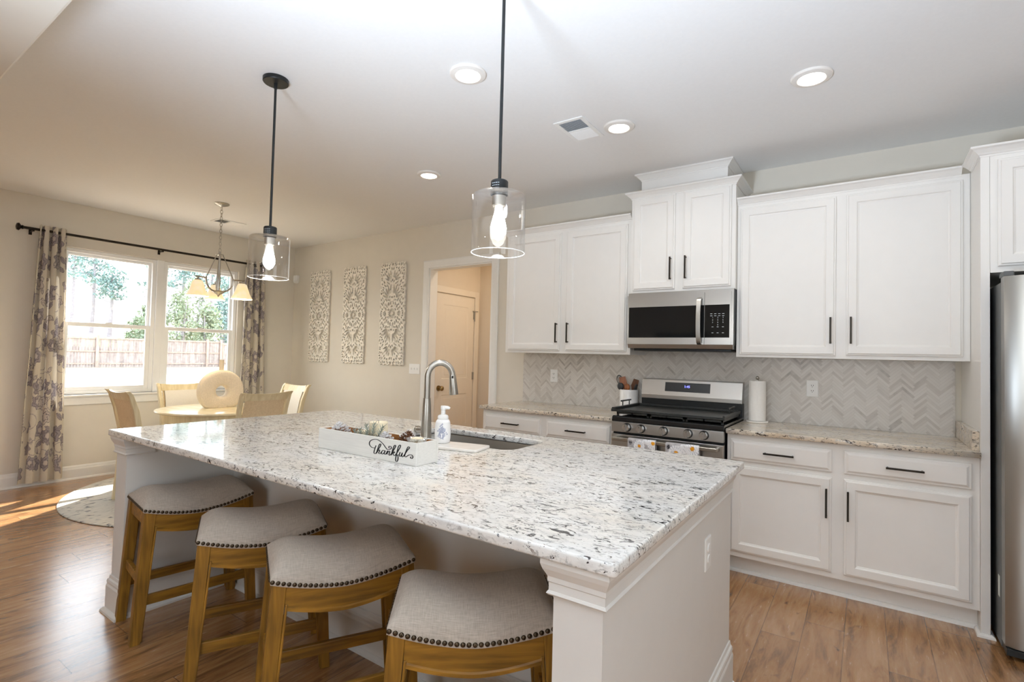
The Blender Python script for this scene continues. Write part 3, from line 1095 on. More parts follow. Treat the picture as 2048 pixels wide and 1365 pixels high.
def cab_drawer(root, x0, x1, z0, z1, yb):
    d = nested(MB(), (x0, x1, z0, z1), DRAWP, yb).build('drawer', M['cab'], root)
    m = (x0 + x1) / 2
    pull(d, (m - 0.082, 0, (z0 + z1) / 2), (m + 0.082, 0, (z0 + z1) / 2), yb - 0.0205)
    return d


CROWN = [(0, 0.0), (0.004, 0.0), (0.004, 0.008), (0.010, 0.012), (0.014, 0.018), (0.030, 0.034), (0.042, 0.040), (0.042, 0.050), (0, 0.050)]


def crown(root, path, z, s=1.0):
    m = MB()
    sweep(m, path, [(o * s, z + h * s) for o, h in CROWN])
    return m.build('crown_molding', M['cab'], root)


HH = 0.165
FB = -0.335      # front of wall cabinet frames
G = 0.0005
# left wall cabinet
x0, x1, zb, zt = -1.5605, -0.382, 1.371, 2.425
r = empty('wall_cabinet', ((x0 + x1) / 2, 0, zb), 'white two door wall cabinet left of the microwave, next to the hall opening', 'cabinet', 'white wall cabinets')
MB().box(x0, x1, FB, -0.001, zb, zt).build('cabinet_body', M['cab'], r, bevel=0.0015)
cab_door(r, -1.528, -1.000, 1.392, 2.390, FB - G, -1.022, (1.460, 1.460 + HH))
cab_door(r, -0.945, -0.412, 1.392, 2.390, FB - G, -0.916, (1.460, 1.460 + HH))
crown(r, [(x0, -0.001), (x0, FB), (x1, FB)], zt - 0.012)
# middle cabinet above the microwave, with the boxed top
x0, x1, zb, zt = -0.3665, 0.3800, 1.838, 2.570
FM = -0.385
r = empty('wall_cabinet', (0, 0, zb), 'taller white two door cabinet with stepped crown above the microwave', 'cabinet', 'white wall cabinets')
MB().box(-0.3812, 0.3805, FB - 0.0002, -0.001, zb, zt).build('cabinet_body', M['cab'], r)
MB().box(x0, x1, FM, FB - 0.0003, zb, zt).build('face_frame', M['cab'], r, bevel=0.0015)
cab_door(r, -0.347, -0.030, 1.856, 2.556, FM - G, -0.056, (1.921, 1.921 + HH))
cab_door(r, 0.028, 0.354, 1.856, 2.556, FM - G, 0.052, (1.921, 1.921 + HH))
crown(r, [(-0.3665, -0.001), (-0.3665, FM), (0.3800, FM), (0.3800, -0.001)], 2.556, 1.0)
MB().box(-0.312, 0.314, -0.335, -0.001, 2.6075, 2.725).build('top_box', M['cab'], r, bevel=0.0015)
crown(r, [(-0.312, -0.001), (-0.312, -0.335), (0.314, -0.335), (0.314, -0.001)], 2.7065, 1.0)
# right wall cabinet
x0, x1, zb, zt = 0.382, 1.5930, 1.371, 2.425
r = empty('wall_cabinet', ((x0 + x1) / 2, 0, zb), 'wide white two door wall cabinet between microwave and refrigerator panel', 'cabinet', 'white wall cabinets')
MB().box(x0, x1, FB, -0.001, zb, zt).build('cabinet_body', M['cab'], r, bevel=0.0015)
cab_door(r, 0.405, 0.961, 1.389, 2.391, FB - G, 0.934, (1.464, 1.464 + HH))
cab_door(r, 1.014, 1.562, 1.394, 2.391, FB - G, 1.040, (1.464, 1.464 + HH))
crown(r, [(x0, FB), (1.5555, FB)], zt - 0.012)
# refrigerator enclosure: tall panels and cabinet over the refrigerator
r = empty('refrigerator_cabinet', (2.1, 0, 0), 'white tall cabinet surrounding the refrigerator', 'cabinet')
PF = -0.63
MB().box(1.594, 1.630, PF, -0.001, 0, 2.425).build('side_panel', M['cab'], r, bevel=0.002)
MB().box(2.580, 2.616, PF, -0.001, 0, 2.425).build('side_panel', M['cab'], r, bevel=0.002)
MB().box(1.6305, 2.5795, PF, -0.001, 1.819, 2.425).build('cabinet_body', M['cab'], r)
cab_door(r, 1.658, 2.090, 1.848, 2.390, PF - G, 2.065, (1.90, 2.06))
cab_door(r, 2.118, 2.552, 1.848, 2.390, PF - G, 2.143, (1.90, 2.06))
crown(r, [(1.594, FB - 0.043), (1.594, PF), (2.616, PF), (2.616, -0.001)], zt - 0.012)
mb = MB()
sweep(mb, [(1.594, PF + 0.08), (1.594, PF), (1.630, PF), (1.630, PF + 0.08)], [(0.0005, 0), (0.018, 0), (0.016, 0.010), (0.006, 0.018), (0.0005, 0.018)])
mb.build('shoe_molding', M['cab'], r)

# base cabinets
FA = -0.610


def base_cab(xa, xb, cols, label, left_end=False):
    r = empty('base_cabinet', ((xa + xb) / 2, 0, 0), label, 'cabinet', 'white base cabinets')
    MB().box(xa, xb, FA, -0.001, 0.115, 0.883).build('cabinet_body', M['cab'], r, bevel=0.0015)
    k = MB()
    k.box(xa, xb, -0.535, -0.001, 0.0, 0.1145)
    k.build('toe_kick', M['cab'], r)
    q = MB()
    sweep(q, [(xa, -0.536), (xb, -0.536)], [(0, 0), (0.018, 0), (0.016, 0.010), (0.008, 0.018), (0, 0.02)])
    q.build('shoe_molding', M['cab'], r)
    for (a, b, hx) in cols:
        cab_drawer(r, a, b, 0.717, 0.849, FA - G)
        cab_door(r, a, b, 0.149, 0.687, FA - G, hx, (0.460, 0.460 + HH))
    return r


base_cab(0.389, 1.5935, [(0.412, 0.958, 0.932), (1.016, 1.562, 1.036)], 'white base cabinet with two drawers right of the range')
base_cab(-1.580, -0.389, [(-1.556, -1.000, -1.026), (-0.948, -0.412, -0.922)], 'white base cabinet with two drawers left of the range')

# countertops
CT = 0.914
o = slab('countertop', [[(0.387, -0.648), (1.5935, -0.648), (1.5935, -0.001), (0.387, -0.001)]], 0.8835, CT, 0.004, M['granite2'])
tag(o, 'speckled granite countertop right of the range, beige with painted warm light', 'countertop', 'granite perimeter countertops')
bs = MB().box(1.566, 1.5935, -0.595, -0.009, CT + 0.0005, 1.013).build('side_splash', M['granite2'], None, bevel=0.002)
bs.parent = o
o = slab('countertop', [[(-1.600, -0.648), (-0.387, -0.648), (-0.387, -0.001), (-1.600, -0.001)]], 0.8835, CT, 0.004, M['granite2'])
tag(o, 'speckled granite countertop left of the range, beige with painted warm light', 'countertop', 'granite perimeter countertops')

# backsplash
mb = MB()
mb.box(-1.575, 1.565, -0.008, -0.0005, CT + 0.0005, 1.370)
mb.box(-0.3815, 0.3815, -0.008, -0.0005, 1.3705, 1.45)
struct('trim_6', mb, M['tile'], 'herringbone grey marble tile backsplash behind the range', 'backsplash')


def outlet(name, x, z, label, y=-0.0085):
    r = empty(name, (x, y, z), label, 'outlet', 'outlets on the backsplash')
    nested(MB(), (x - 0.036, x + 0.036, z - 0.057, z + 0.057), [(0, 0), (0, 0.003), (0.004, 0.005), (0.006, 0.005)], y).build('cover_plate', M['plastic'], r)
    nested(MB(), (x - 0.017, x + 0.017, z - 0.034, z + 0.034), [(0, 0), (0, 0.0015), (0.001, 0.002)], y - 0.005).build('receptacle', M['plastic'], r)
    s = MB()
    for zz in (z + 0.018, z - 0.018):
        for dx in (-0.006, 0.006):
            s.box(x + dx - 0.0016, x + dx + 0.0016, y - 0.0078, y - 0.0068, zz - 0.001, zz + 0.007)
        s.cyl((x, y - 0.0068, zz - 0.007), (x, y - 0.0078, zz - 0.007), 0.0026, n=8)
    s.build('slots', M['slot'], r)
    return r


outlet('wall_outlet', -1.238, 1.167, 'white wall outlet on the backsplash near the hall opening')
outlet('wall_outlet', 0.813, 1.166, 'white wall outlet on the backsplash right of the paper towels')

# light switch plate and motion sensor on the dining wall
r = empty('light_switch', (-3.033, 0, 1.167), 'white triple light switch plate beside the hall opening', 'light switch')
nested(MB(), (-3.114, -2.950, 1.110, 1.224), [(0, 0), (0, 0.003), (0.004, 0.005), (0.006, 0.005)], -0.0005).build('cover_plate', M['plastic'], r)
for k in range(3):
    x = -3.078 + 0.046 * k
    t = MB()
    t.box(x - 0.005, x + 0.005, -0.0125, -0.0057, 1.160, 1.180)
    t.build('toggle', M['plastic'], r, bevel=0.001)
r = empty('motion_sensor', (-5.32, 0, 2.317), 'small white motion sensor high in the dining room corner', 'sensor')
mb = MB()
mb.prism([(-5.362, 2.370), (-5.280, 2.370), (-5.280, 2.285), (-5.300, 2.262), (-5.342, 2.262), (-5.362, 2.285)], 'y', -0.045, -0.0005)
mb.build('housing', M['plastic'], r, bevel=0.006)
MB().box(-5.350, -5.292, -0.047, -0.0455, 2.290, 2.325).build('lens', M['frost'], r)

# ------------------------------------------------------------------ microwave
r = empty('microwave', (0, -0.2, 1.42), 'stainless steel over the range microwave with black glass door', 'microwave')
MB().box(-0.378, 0.378, -0.385, -0.009, 1.452, 1.837).build('housing', M['black'], r, bevel=0.002)
ZB, ZT_ = 1.452, 1.836
XD = 0.187
yf = -0.412


def frame_face(mb, x0, x1, z0, z1, wx0, wx1, wz0, wz1, y0, y1):
    mb.box(x0, wx0, y0, y1, z0, z1)
    mb.box(wx1, x1, y0, y1, z0, z1)
    mb.box(wx0, wx1, y0, y1, z0, wz0)
    mb.box(wx0, wx1, y0, y1, wz1, z1)


mb = MB()
frame_face(mb, -0.376, XD - 0.001, ZB, ZT_ - 0.02, -0.366, XD - 0.0015, 1.500, 1.728, yf, -0.3855)
dr = mb.build('door', M['steel'], r)
MB().box(-0.366, XD - 0.0015, yf + 0.0015, -0.387, 1.500, 1.728).build('door_glass', M['blackgloss'], dr)
mb = MB()
pts = [(0.157, yf - 0.002, 1.455), (0.157, yf - 0.030, 1.470), (0.157, yf - 0.046, 1.54), (0.157, yf - 0.050, 1.61), (0.157, yf - 0.046, 1.69), (0.157, yf - 0.030, 1.765), (0.157, yf - 0.002, 1.778)]
cp = catmull(pts, 6)
loops = []
for i, p in enumerate(cp):
    t_ = (cp[min(i + 1, len(cp) - 1)] - cp[max(i - 1, 0)]).normalized()
    nrm = Vector((0, -t_.z, t_.y)).normalized()
    loops.append([p + Vector((-0.015, 0, 0)) - nrm * 0.005, p + Vector((0.015, 0, 0)) - nrm * 0.005, p + Vector((0.015, 0, 0)) + nrm * 0.005, p + Vector((-0.015, 0, 0)) + nrm * 0.005])
mb.quadstrip(loops, True, True, True)
mb.build('handle', M['nickel'], dr, bevel=0.002)
mb = MB()
frame_face(mb, XD + 0.001, 0.362, ZB, ZT_ - 0.02, XD + 0.0015, 0.352, 1.500, 1.728, yf, -0.3855)
mb.box(0.3625, 0.376, yf + 0.006, -0.3855, ZB, ZT_ - 0.02)
cpn = mb.build('control_panel', M['steel'], r)
MB().box(XD + 0.0015, 0.352, yf + 0.0015, -0.387, 1.500, 1.728).build('control_glass', M['blackgloss'], cpn)
mt = Matrix.Translation((0, yf + 0.0012, 0)) @ Matrix.Rotation(R(90), 4, 'X')
keys = [('1', 0, 0), ('2', 1, 0), ('3', 2, 0), ('4', 0, 1), ('5', 1, 1), ('6', 2, 1), ('7', 0, 2), ('8', 1, 2), ('9', 2, 2), ('0', 1, 3)]
for col in range(4):
    for rw in range(2):
        MB().box(0.226 + col * 0.026, 0.226 + col * 0.026 + 0.014, yf + 0.0006, yf + 0.0014, 1.664 - rw * 0.014, 1.667 - rw * 0.014).build('key_legend', M['white_print'], cpn)
for col in range(3):
    for zl in (1.573, 1.532):
        MB().box(0.236 + col * 0.034, 0.236 + col * 0.034 + 0.012, yf + 0.0006, yf + 0.0014, zl, zl + 0.003).build('key_legend', M['white_print'], cpn)
for ch, cx, cz in keys:
    text_mesh('key_number', ch, 0.013, M['white_print'], cpn, Matrix.Translation((0.242 + cx * 0.034, yf + 0.0013, 1.639 - cz * 0.017)) @ Matrix.Rotation(R(90), 4, 'X'), 0.0001)
mb = MB()
mb.prism([(-0.3855, 1.452), (yf, 1.452), (yf + 0.012, 1.422), (-0.30, 1.422), (-0.20, 1.430), (-0.20, 1.4515)], 'x', -0.374, 0.372)
mb.build('lower_trim', M['steel'], r)
MB().box(-0.352, 0.352, -0.34, -0.02, 1.405, 1.4515 - 0.03).build('vent_grille', M['black'], r, bevel=0.003)
MB().box(-0.376, 0.376, -0.400, -0.3855, ZT_ - 0.0195, ZT_).build('top_vent', M['steel'], r)

# ------------------------------------------------------------------ range
r = empty('gas_range', (0, -0.35, 0), 'stainless steel gas range with five front knobs and black cooktop', 'range')
MB().box(-0.378, 0.378, -0.632, -0.010, 0.02, 0.893).build('oven_body', M['black'], r, bevel=0.002)
mb = MB()
mb.prism([(-0.010, 0.8935), (-0.664, 0.8935), (-0.668, 0.900), (-0.662, 0.926), (-0.645, 0.932), (-0.010, 0.932)], 'x', -0.3795, 0.3795)
mb.build('cooktop', M['blackgloss'], r, bevel=0.003)
mb = MB()
mb.prism([(-0.632, 0.8225), (-0.672, 0.8225), (-0.668, 0.8925), (-0.632, 0.8925)], 'x', -0.3785, 0.3785)
cp_ = mb.build('control_panel', M['steel'], r, bevel=0.002)
for kx in (-0.262, -0.161, -0.004, 0.158, 0.259):
    k = MB()
    y0 = -0.6705
    zc = 0.859
    k.cyl((kx, y0 - 0.006, zc), (kx, y0 - 0.034, zc), 0.0265, 0.0235, 28)
    k.box(kx - 0.0055, kx + 0.0055, y0 - 0.046, y0 - 0.034, zc - 0.023, zc + 0.023)
    ko = k.build('knob', M['chromeknob'], r, smooth=True)
    tag(MB().cyl((kx, y0 + 0.001, zc), (kx, y0 - 0.006, zc), 0.031, 0.030, 28).build('knob_shadow', M['black'], ko, smooth=True), 'dark ring painted as the shadow round the knob')  # black ring stands in for the shadow around each knob
    MB().box(kx - 0.001, kx + 0.001, y0 - 0.0468, y0 - 0.0461, zc + 0.008, zc + 0.021).build('pointer', M['slot'], ko)
mb = MB()
mb.box(-0.3785, 0.3785, -0.672, -0.6325, 0.17, 0.806)
od = mb.build('oven_door', M['steel'], r, bevel=0.003)
MB().box(-0.29, 0.29, -0.6735, -0.6722, 0.30, 0.66).build('oven_window', M['blackgloss'], od)
mb = MB()
mb.box(-0.352, 0.352, -0.735, -0.712, 0.768, 0.792)
for sx in (-1, 1):
    mb.box(sx * 0.345 - 0.012, sx * 0.345 + 0.012, -0.713, -0.6722, 0.768, 0.792)
mb.build('handle', M['nickel'], od, bevel=0.005, seg=3)
MB().box(-0.3785, 0.3785, -0.668, -0.6325, 0.025, 0.162).build('storage_drawer', M['steel'], r, bevel=0.003)
mb = MB()
mb.prism([(-0.010, 1.030), (-0.085, 1.030), (-0.085, 1.060), (-0.060, 1.182), (-0.030, 1.187), (-0.010, 1.187)], 'x', -0.3785, 0.3785)
bg_ = mb.build('backguard', M['steel'], r, bevel=0.002)
MB().box(-0.3785, 0.3785, -0.075, -0.010, 0.9325, 1.0295).build('rear_vent', M['black'], r)


def bgp(x, z, d=0.0):
    t = (z - 1.060) / 0.122
    return (x, -0.085 + 0.025 * t - d, z + d * 0.2)


mb = MB()
mb.hexa([bgp(-0.190, 1.092, -0.001), bgp(0.152, 1.092, -0.001), bgp(0.152, 1.163, -0.001), bgp(-0.190, 1.163, -0.001)],
        [bgp(-0.190, 1.092, 0.0015), bgp(0.152, 1.092, 0.0015), bgp(0.152, 1.163, 0.0015), bgp(-0.190, 1.163, 0.0015)])
dsp = mb.build('display', M['display'], bg_)
tilt = math.atan2(0.025, 0.122)
text_mesh('clock_digits', '1:45', 0.026, M['blue'], dsp, Matrix.Translation(bgp(-0.02, 1.133, 0.0022)) @ Matrix.Rotation(R(90) - tilt, 4, 'X'), 0.0001)
# cast-iron grates in three sections, then the griddle tray resting on them
for gx in (-0.245, 0.0, 0.245):
    g = MB()
    for dx in (-0.112, 0.0, 0.112):
        g.box(gx + dx - 0.005, gx + dx + 0.005, -0.62, -0.10, 0.944, 0.957)
    for yy in (-0.615, -0.48, -0.36, -0.24, -0.105):
        g.box(gx - 0.117, gx + 0.117, yy - 0.005, yy + 0.005, 0.944, 0.957)
    for dx in (-0.112, 0.112):
        for yy in (-0.61, -0.11):
            g.box(gx + dx - 0.006, gx + dx + 0.006, yy - 0.006, yy + 0.006, 0.9325, 0.944)
    g.build('grate', M['griddle'], r)
r = empty('griddle', (0, -0.36, 0.9575), 'wide black cast iron griddle tray covering the range burners', 'griddle')
mb = MB()
gx0, gx1, gy0, gy1 = -0.405, 0.372, -0.625, -0.10
mb.box(gx0, gx1, gy0, gy1, 0.9578, 0.968)
mb.box(gx0, gx1, gy0, gy0 + 0.012, 0.968, 0.976)
mb.box(gx0, gx0 + 0.02, gy0 + 0.012, gy1, 0.968, 0.986)
mb.box(gx1 - 0.014, gx1, gy0 + 0.012, gy1, 0.968, 0.986)
mb.box(gx0 + 0.02, gx1 - 0.014, gy1 - 0.014, gy1, 0.968, 0.986)
mb.build('plate', M['griddle'], r, bevel=0.003)
for gx in (gx0 + 0.010, gx1 - 0.010):
    h = MB()
    for yy in (-0.43, -0.30):
        h.cyl((gx, yy, 0.984), (gx, yy, 1.022), 0.0045, n=8)
    h.tube([(gx, -0.46, 1.022), (gx, -0.27, 1.022)], 0.006, 8)
    h.build('handle', M['black'], r, smooth=True)

# daisy towels hanging over the oven handle
def daisy_towel(x0, x1, seed, label, lines):
    rg = np.random.default_rng(seed)
    prof = []
    zc, yc, rr = 0.780, -0.7235, 0.0165
    for z in np.linspace(0.50, zc, 40):
        prof.append((yc + rr, z))
    for a in np.linspace(0, PI, 10)[1:-1]:
        prof.append((yc + rr * math.cos(a), zc + rr * math.sin(a) * 1.1))
    for z in np.linspace(zc, 0.44, 60):
        prof.append((yc - rr, z))
    nx = 64
    bm = bmesh.new()
    lay = bm.verts.layers.float_color.new('pattern')
    xs_ = np.linspace(x0, x1, nx)
    dist = [0.0]
    for a, b in zip(prof, prof[1:]):
        dist.append(dist[-1] + math.hypot(b[0] - a[0], b[1] - a[1]))
    flowers = lines
    grid = []
    for (y, z), s in zip(prof, dist):
        row = []
        for x in xs_:
            yy = y + 0.0015 * math.sin(x * 90 + seed) * (1 if z < zc else 0.2)
            v = bm.verts.new((x, yy, z))
            c = np.array(srgb(186, 184, 186))
            if math.hypot((x - x0 - 0.020) / 0.012, (s - 0.345) / 0.016) < 1 and math.sin(x * 900) * math.sin(s * 700) > -0.1:
                c = np.array(srgb(60, 60, 66))
            c = c * (1 + 0.12 * math.sin(x * 140 + s * 60) * math.sin(s * 130))
            for fx_, fs_, fr in flowers:
                dx, dz = x - fx_, (s - fs_)
                d = math.hypot(dx, dz)
                if d < fr * (1.0 if fr > 0.035 else 0.95):
                    a = math.atan2(dz, dx)
                    pet = abs(math.sin(a * 8 + fx_ * 50))
                    if fr < 0.035:
                        c = np.array(srgb(240, 241, 244)) if pet > 0.2 else c
                    elif d < fr * 0.24:
                        c = np.array(srgb(232, 160, 40))
                    elif d < fr * 0.29:
                        c = np.array(srgb(200, 140, 60))
                    elif pet > 0.25 and d < fr * (0.86 + 0.14 * pet):
                        c = np.array(srgb(246, 247, 250))
                    else:
                        c = np.array(srgb(176, 184, 196))
            v[lay] = (*c, 1)
            row.append(v)
        grid.append(row)
    for a, b in zip(grid, grid[1:]):
        for i in range(nx - 1):
            bm.faces.new((a[i], a[i + 1], b[i + 1], b[i]))
    me = bpy.data.meshes.new('dish_towel')
    bm.to_mesh(me)
    bm.free()
    me.materials.append(M['towel'])
    me.polygons.foreach_set('use_smooth', [True] * len(me.polygons))
    o = bpy.data.objects.new('dish_towel', me)
    C.objects.link(o)
    sd = o.modifiers.new('thick', 'SOLIDIFY')
    sd.thickness = 0.003
    sd.offset = 1
    tag(o, label, 'towel', 'daisy print dish towels')
    return o


daisy_towel(-0.228, -0.036, 3, 'left daisy print dish towel hanging on the oven handle', [(-0.146, 0.363, 0.040), (-0.051, 0.336, 0.044), (-0.105, 0.330, 0.022), (-0.095, 0.400, 0.026), (-0.215, 0.44, 0.045), (-0.075, 0.47, 0.045), (-0.15, 0.53, 0.04)])
daisy_towel(0.032, 0.246, 5, 'right daisy print dish towel hanging on the oven handle', [(0.102, 0.378, 0.050), (0.2055, 0.340, 0.048), (0.150, 0.345, 0.030), (0.165, 0.392, 0.030), (0.235, 0.42, 0.04), (0.06, 0.46, 0.045), (0.17, 0.50, 0.045)])

# utensil crock and utensils
CX, CY = -0.484, -0.088
r = empty('utensil_crock', (CX, CY, CT + 0.0005), 'white ceramic utensil crock left of the range', 'crock')
mb = MB()
mb.lathe([(0.070, 0.0), (0.074, 0.004), (0.075, 0.170), (0.073, 0.174), (0.069, 0.172), (0.068, 0.012)], (CX, CY, CT + 0.0005), 40, True, True)
mb.build('crock_body', M['ceramic'], r, smooth=True)


def utensil(name, kind, base, top, mat, label, w=0.03, h=0.07, tw=0.0):
    b, t = Vector(base), Vector(top)
    m = MB()
    m.tube([b, b.lerp(t, 0.5), t], 0.005, 8)
    d = (t - b).normalized()
    side = Vector((math.cos(tw), math.sin(tw), 0))
    side = (side - d * side.dot(d)).normalized()
    nr = d.cross(side).normalized()

    def out(pts, th=0.003):
        lo = [t + side * u + d * v - nr * th for u, v in pts]
        hi = [t + side * u + d * v + nr * th for u, v in pts]
        m.quadstrip([lo, hi], True, True, True)
    if kind == 'turner':
        out([(-w * 0.45, -0.01), (w * 0.45, -0.01), (w, h * 0.3), (w * 0.95, h), (-w * 0.75, h * 1.02), (-w, h * 0.35)], 0.003)
    elif kind == 'spoon':
        m.sphere(t + d * h * 0.4, 1.0, w, w * 0.6, h * 0.55, 14, 10)
    elif kind == 'slotted':
        ring = [(w * math.cos(a), h * 0.5 + h * 0.55 * math.sin(a)) for a in np.linspace(0, 2 * PI, 25)[:-1]]
        ringi = [(u * 0.78, h * 0.5 + (v - h * 0.5) * 0.82) for u, v in ring]
        for th in (1,):
            A = [t + side * u + d * v - nr * 0.003 for u, v in ring]
            B = [t + side * u + d * v + nr * 0.003 for u, v in ring]
            Ci = [t + side * u + d * v + nr * 0.003 for u, v in ringi]
            D = [t + side * u + d * v - nr * 0.003 for u, v in ringi]
            m.quadstrip([A, B, Ci, D, A], True)
        for k in (-0.4, 0, 0.4):
            m.tube([t + side * (w * k) + d * 0.004, t + side * (w * k) + d * (h * 0.97)], 0.0022, 6)
    o = m.build(name, mat, None, smooth=True)
    # keep the mesh origin at the utensil's foot
    o.data.transform(Matrix.Translation(-b))
    o.location = b
    tag(o, label, 'utensil', 'cooking utensils in the white crock')
    return o


zb_ = CT + 0.02
utensil('slotted_spoon', 'slotted', (CX - 0.01, CY + 0.012, zb_), (CX - 0.072, CY + 0.01, 1.125), M['utdark'], 'black slotted spoon leaning left at the back of the crock', 0.026, 0.078, 0.5)
utensil('wooden_turner', 'turner', (CX + 0.010, CY + 0.0, zb_), (CX - 0.036, CY - 0.005, 1.100), M['utwood'], 'reddish wooden turner left of centre in the crock', 0.030, 0.090, 0.3)
utensil('ladle', 'spoon', (CX + 0.012, CY - 0.025, zb_), (CX - 0.050, CY - 0.036, 1.092), M['utdark'], 'charcoal ladle at the front left of the crock', 0.028, 0.055, 0.6)
utensil('wooden_spoon', 'spoon', (CX + 0.002, CY - 0.05, zb_), (CX + 0.004, CY - 0.050, 1.085), M['utwood'], 'orange wooden spoon low in the middle of the crock', 0.024, 0.055, 0.6)
utensil('wooden_turner', 'turner', (CX - 0.012, CY + 0.02, zb_), (CX + 0.032, CY + 0.016, 1.090), M['utbrown'], 'brown wooden turner on the right of the crock', 0.026, 0.085, 0.4)
utensil('spatula', 'turner', (CX + 0.02, CY - 0.02, zb_), (CX + 0.058, CY - 0.018, 1.080), M['utdark'], 'dark spatula at the right rim of the crock', 0.016, 0.055, 1.2)

# paper towel roll on its holder
PX, PY = 0.486, -0.135
r = empty('paper_towel_holder', (PX, PY, CT + 0.0005), 'steel paper towel holder with a marble base right of the range', 'holder')
MB().lathe([(0.0, 0.0), (0.070, 0.0), (0.073, 0.004), (0.071, 0.012), (0.0, 0.012)][1:-1], (PX, PY, CT + 0.0005), 32, True, True).build('base', M['marble'], r, smooth=True)
mb = MB()
mb.cyl((PX, PY, CT + 0.012), (PX, PY, 1.222), 0.006, n=12)
mb.sphere((PX, PY, 1.226), 0.012, 1, 1, 1.1)
mb.build('rod', M['nickel'], r, smooth=True)
o = MB().lathe([(0.018, 0.0), (0.055, 0.0), (0.0555, 0.002), (0.0555, 0.276), (0.055, 0.278), (0.018, 0.278), (0.018, 0.0)], (0, 0, 0), 40).build('paper_towel_roll', M['paper'], None, smooth=True)
o.location = (PX, PY, CT + 0.0145)
tag(o, 'white paper towel roll standing right of the range', 'paper towel')

# ------------------------------------------------------------------ refrigerator
r = empty('refrigerator', (2.1, -0.4, 0), 'stainless steel refrigerator at the right edge', 'refrigerator')
MB().box(1.652, 2.560, -0.735, -0.03, 0.015, 1.755).build('case', M['fridgeside'], r, bevel=0.004)
mb = MB()
mb.box(1.655, 2.557, -0.83, -0.735, 0.02, 0.048)
mb.build('base_grille', M['black'], r)
# bowed doors
for xa, xb, za, zb2 in ((1.653, 2.1035, 0.052, 1.775), (2.1085, 2.559, 0.052, 1.775)):
    m = MB()
    n = 14
    fr = []
    for i in range(n + 1):
        t = i / n
        x = xa + (xb - xa) * t
        X = (x - 2.106) / 0.453
        y = -0.805 - 0.035 * (1 - X * X) - 0.010 * (1 - min(1, min(t, 1 - t) * 18) ** 0.5 * -1 - 1)
        fr.append((x, y))
    poly = [(xa, -0.7355)] + fr + [(xb, -0.7355)]
    m.prism(poly, 'z', za, zb2)
    m.build('door', M['steelz'], r, smooth=True, sharp=30)
mb = MB()
mb.box(1.6525, 1.690, -0.80, -0.70, 1.7755, 1.800)
mb.build('hinge_cover', M['fridgeside'], r, bevel=0.004)
mb = MB()
for xh in (2.075, 2.137):
    mb.tube(catmull([(xh, -0.845, 0.80), (xh, -0.885, 0.83), (xh, -0.885, 1.2), (xh, -0.885, 1.62), (xh, -0.845, 1.65)], 6), 0.011, 10)
mb.build('handle', M['nickel'], r, smooth=True)
MB().box(1.6512, 1.6519, -0.70, -0.665, 0.235, 0.335).build('sticker', M['sticker'], r)

# ------------------------------------------------------------------ island
IX0, IX1, IY0, IY1 = -2.082, 0.690, -3.106, -1.728
r = empty('kitchen_island', (-0.69, -2.4, 0), 'light grey painted kitchen island with posts at both ends', 'island')
SKX0, SKX1, SKY0, SKY1 = -0.930, -0.205, -2.205, -1.865
PXR0, PXR1 = 0.528, 0.650       # right end wall
PXL0, PXL1 = -2.040, -1.915     # left end wall
PY0 = -3.075
top_z = 0.8835
for a, b in ((PXR0, PXR1), (PXL0, PXL1)):
    MB().box(a, b, PY0, -1.80, 0, top_z).build('end_panel', M['island'], r)
MB().box(PXL1 + G, PXR0 - G, -2.540, -2.48, 0, top_z).build('knee_wall', M['island'], r)
sk = MB()
for (a, b, c, d) in ((PXL1 + G, -0.98, -2.4795, -1.83), (-0.16, PXR0 - G, -2.4795, -1.83), (-0.98, -0.16, -2.4795, -2.25)):
    sk.box(a, b, c, d, 0.10, top_z)
sk.box(-0.98, -0.16, -2.25, -1.83, 0.10, 0.62)
sk.box(-0.98, -0.16, -1.842, -1.83, 0.62, top_z)
sk.box(PXL1 + G, PXR0 - G, -2.4795, -1.90, 0, 0.0995)
sk.build('cabinet_body', M['cab'], r)
# capitals: stepped crown under the top, around each end wall
CAPP = [(0.0005, 0.800), (0.010, 0.800), (0.013, 0.804), (0.010, 0.809), (0.0085, 0.810), (0.0085, 0.828), (0.011, 0.831), (0.011, 0.842), (0.020, 0.860), (0.024, 0.872), (0.024, 0.883), (0.0005, 0.883)]
sweep(MB(), [(PXR0, -2.541), (PXR0, PY0), (PXR1, PY0), (PXR1, -1.80)], CAPP).build('capital', M['island'], r) if False else None
m = sweep(MB(), [(PXR0, PY0 + 0.12), (PXR0, PY0), (PXR1, PY0), (PXR1, -1.80)], CAPP)
m.build('capital', M['island'], r)
m = sweep(MB(), [(PXL0, -1.80), (PXL0, PY0), (PXL1, PY0), (PXL1, PY0 + 0.12)], CAPP)
m.build('capital', M['island'], r)
BB = [(0.0005, 0), (0.034, 0), (0.033, 0.010), (0.022, 0.020), (0.017, 0.022), (0.017, 0.128), (0.013, 0.138), (0.015, 0.150), (0.013, 0.160), (0.007, 0.166), (0.005, 0.180), (0.0005, 0.182)]
m = sweep(MB(), [(PXL0, -1.80), (PXL0, PY0), (PXL1, PY0), (PXL1, -2.541), (PXR0, -2.541), (PXR0, PY0), (PXR1, PY0), (PXR1, -1.80)], BB)
m.build('base_molding', M['island'], r)
o = slab('island_countertop', [rrect(IX0, IX1, IY0, IY1, 0.012, 4), rrect(SKX0, SKX1, SKY0, SKY1, 0.07, 8)[::-1]], 0.884, CT, 0.006, M['granite'])
tag(o, 'long white granite island countertop with black flecks', 'countertop')
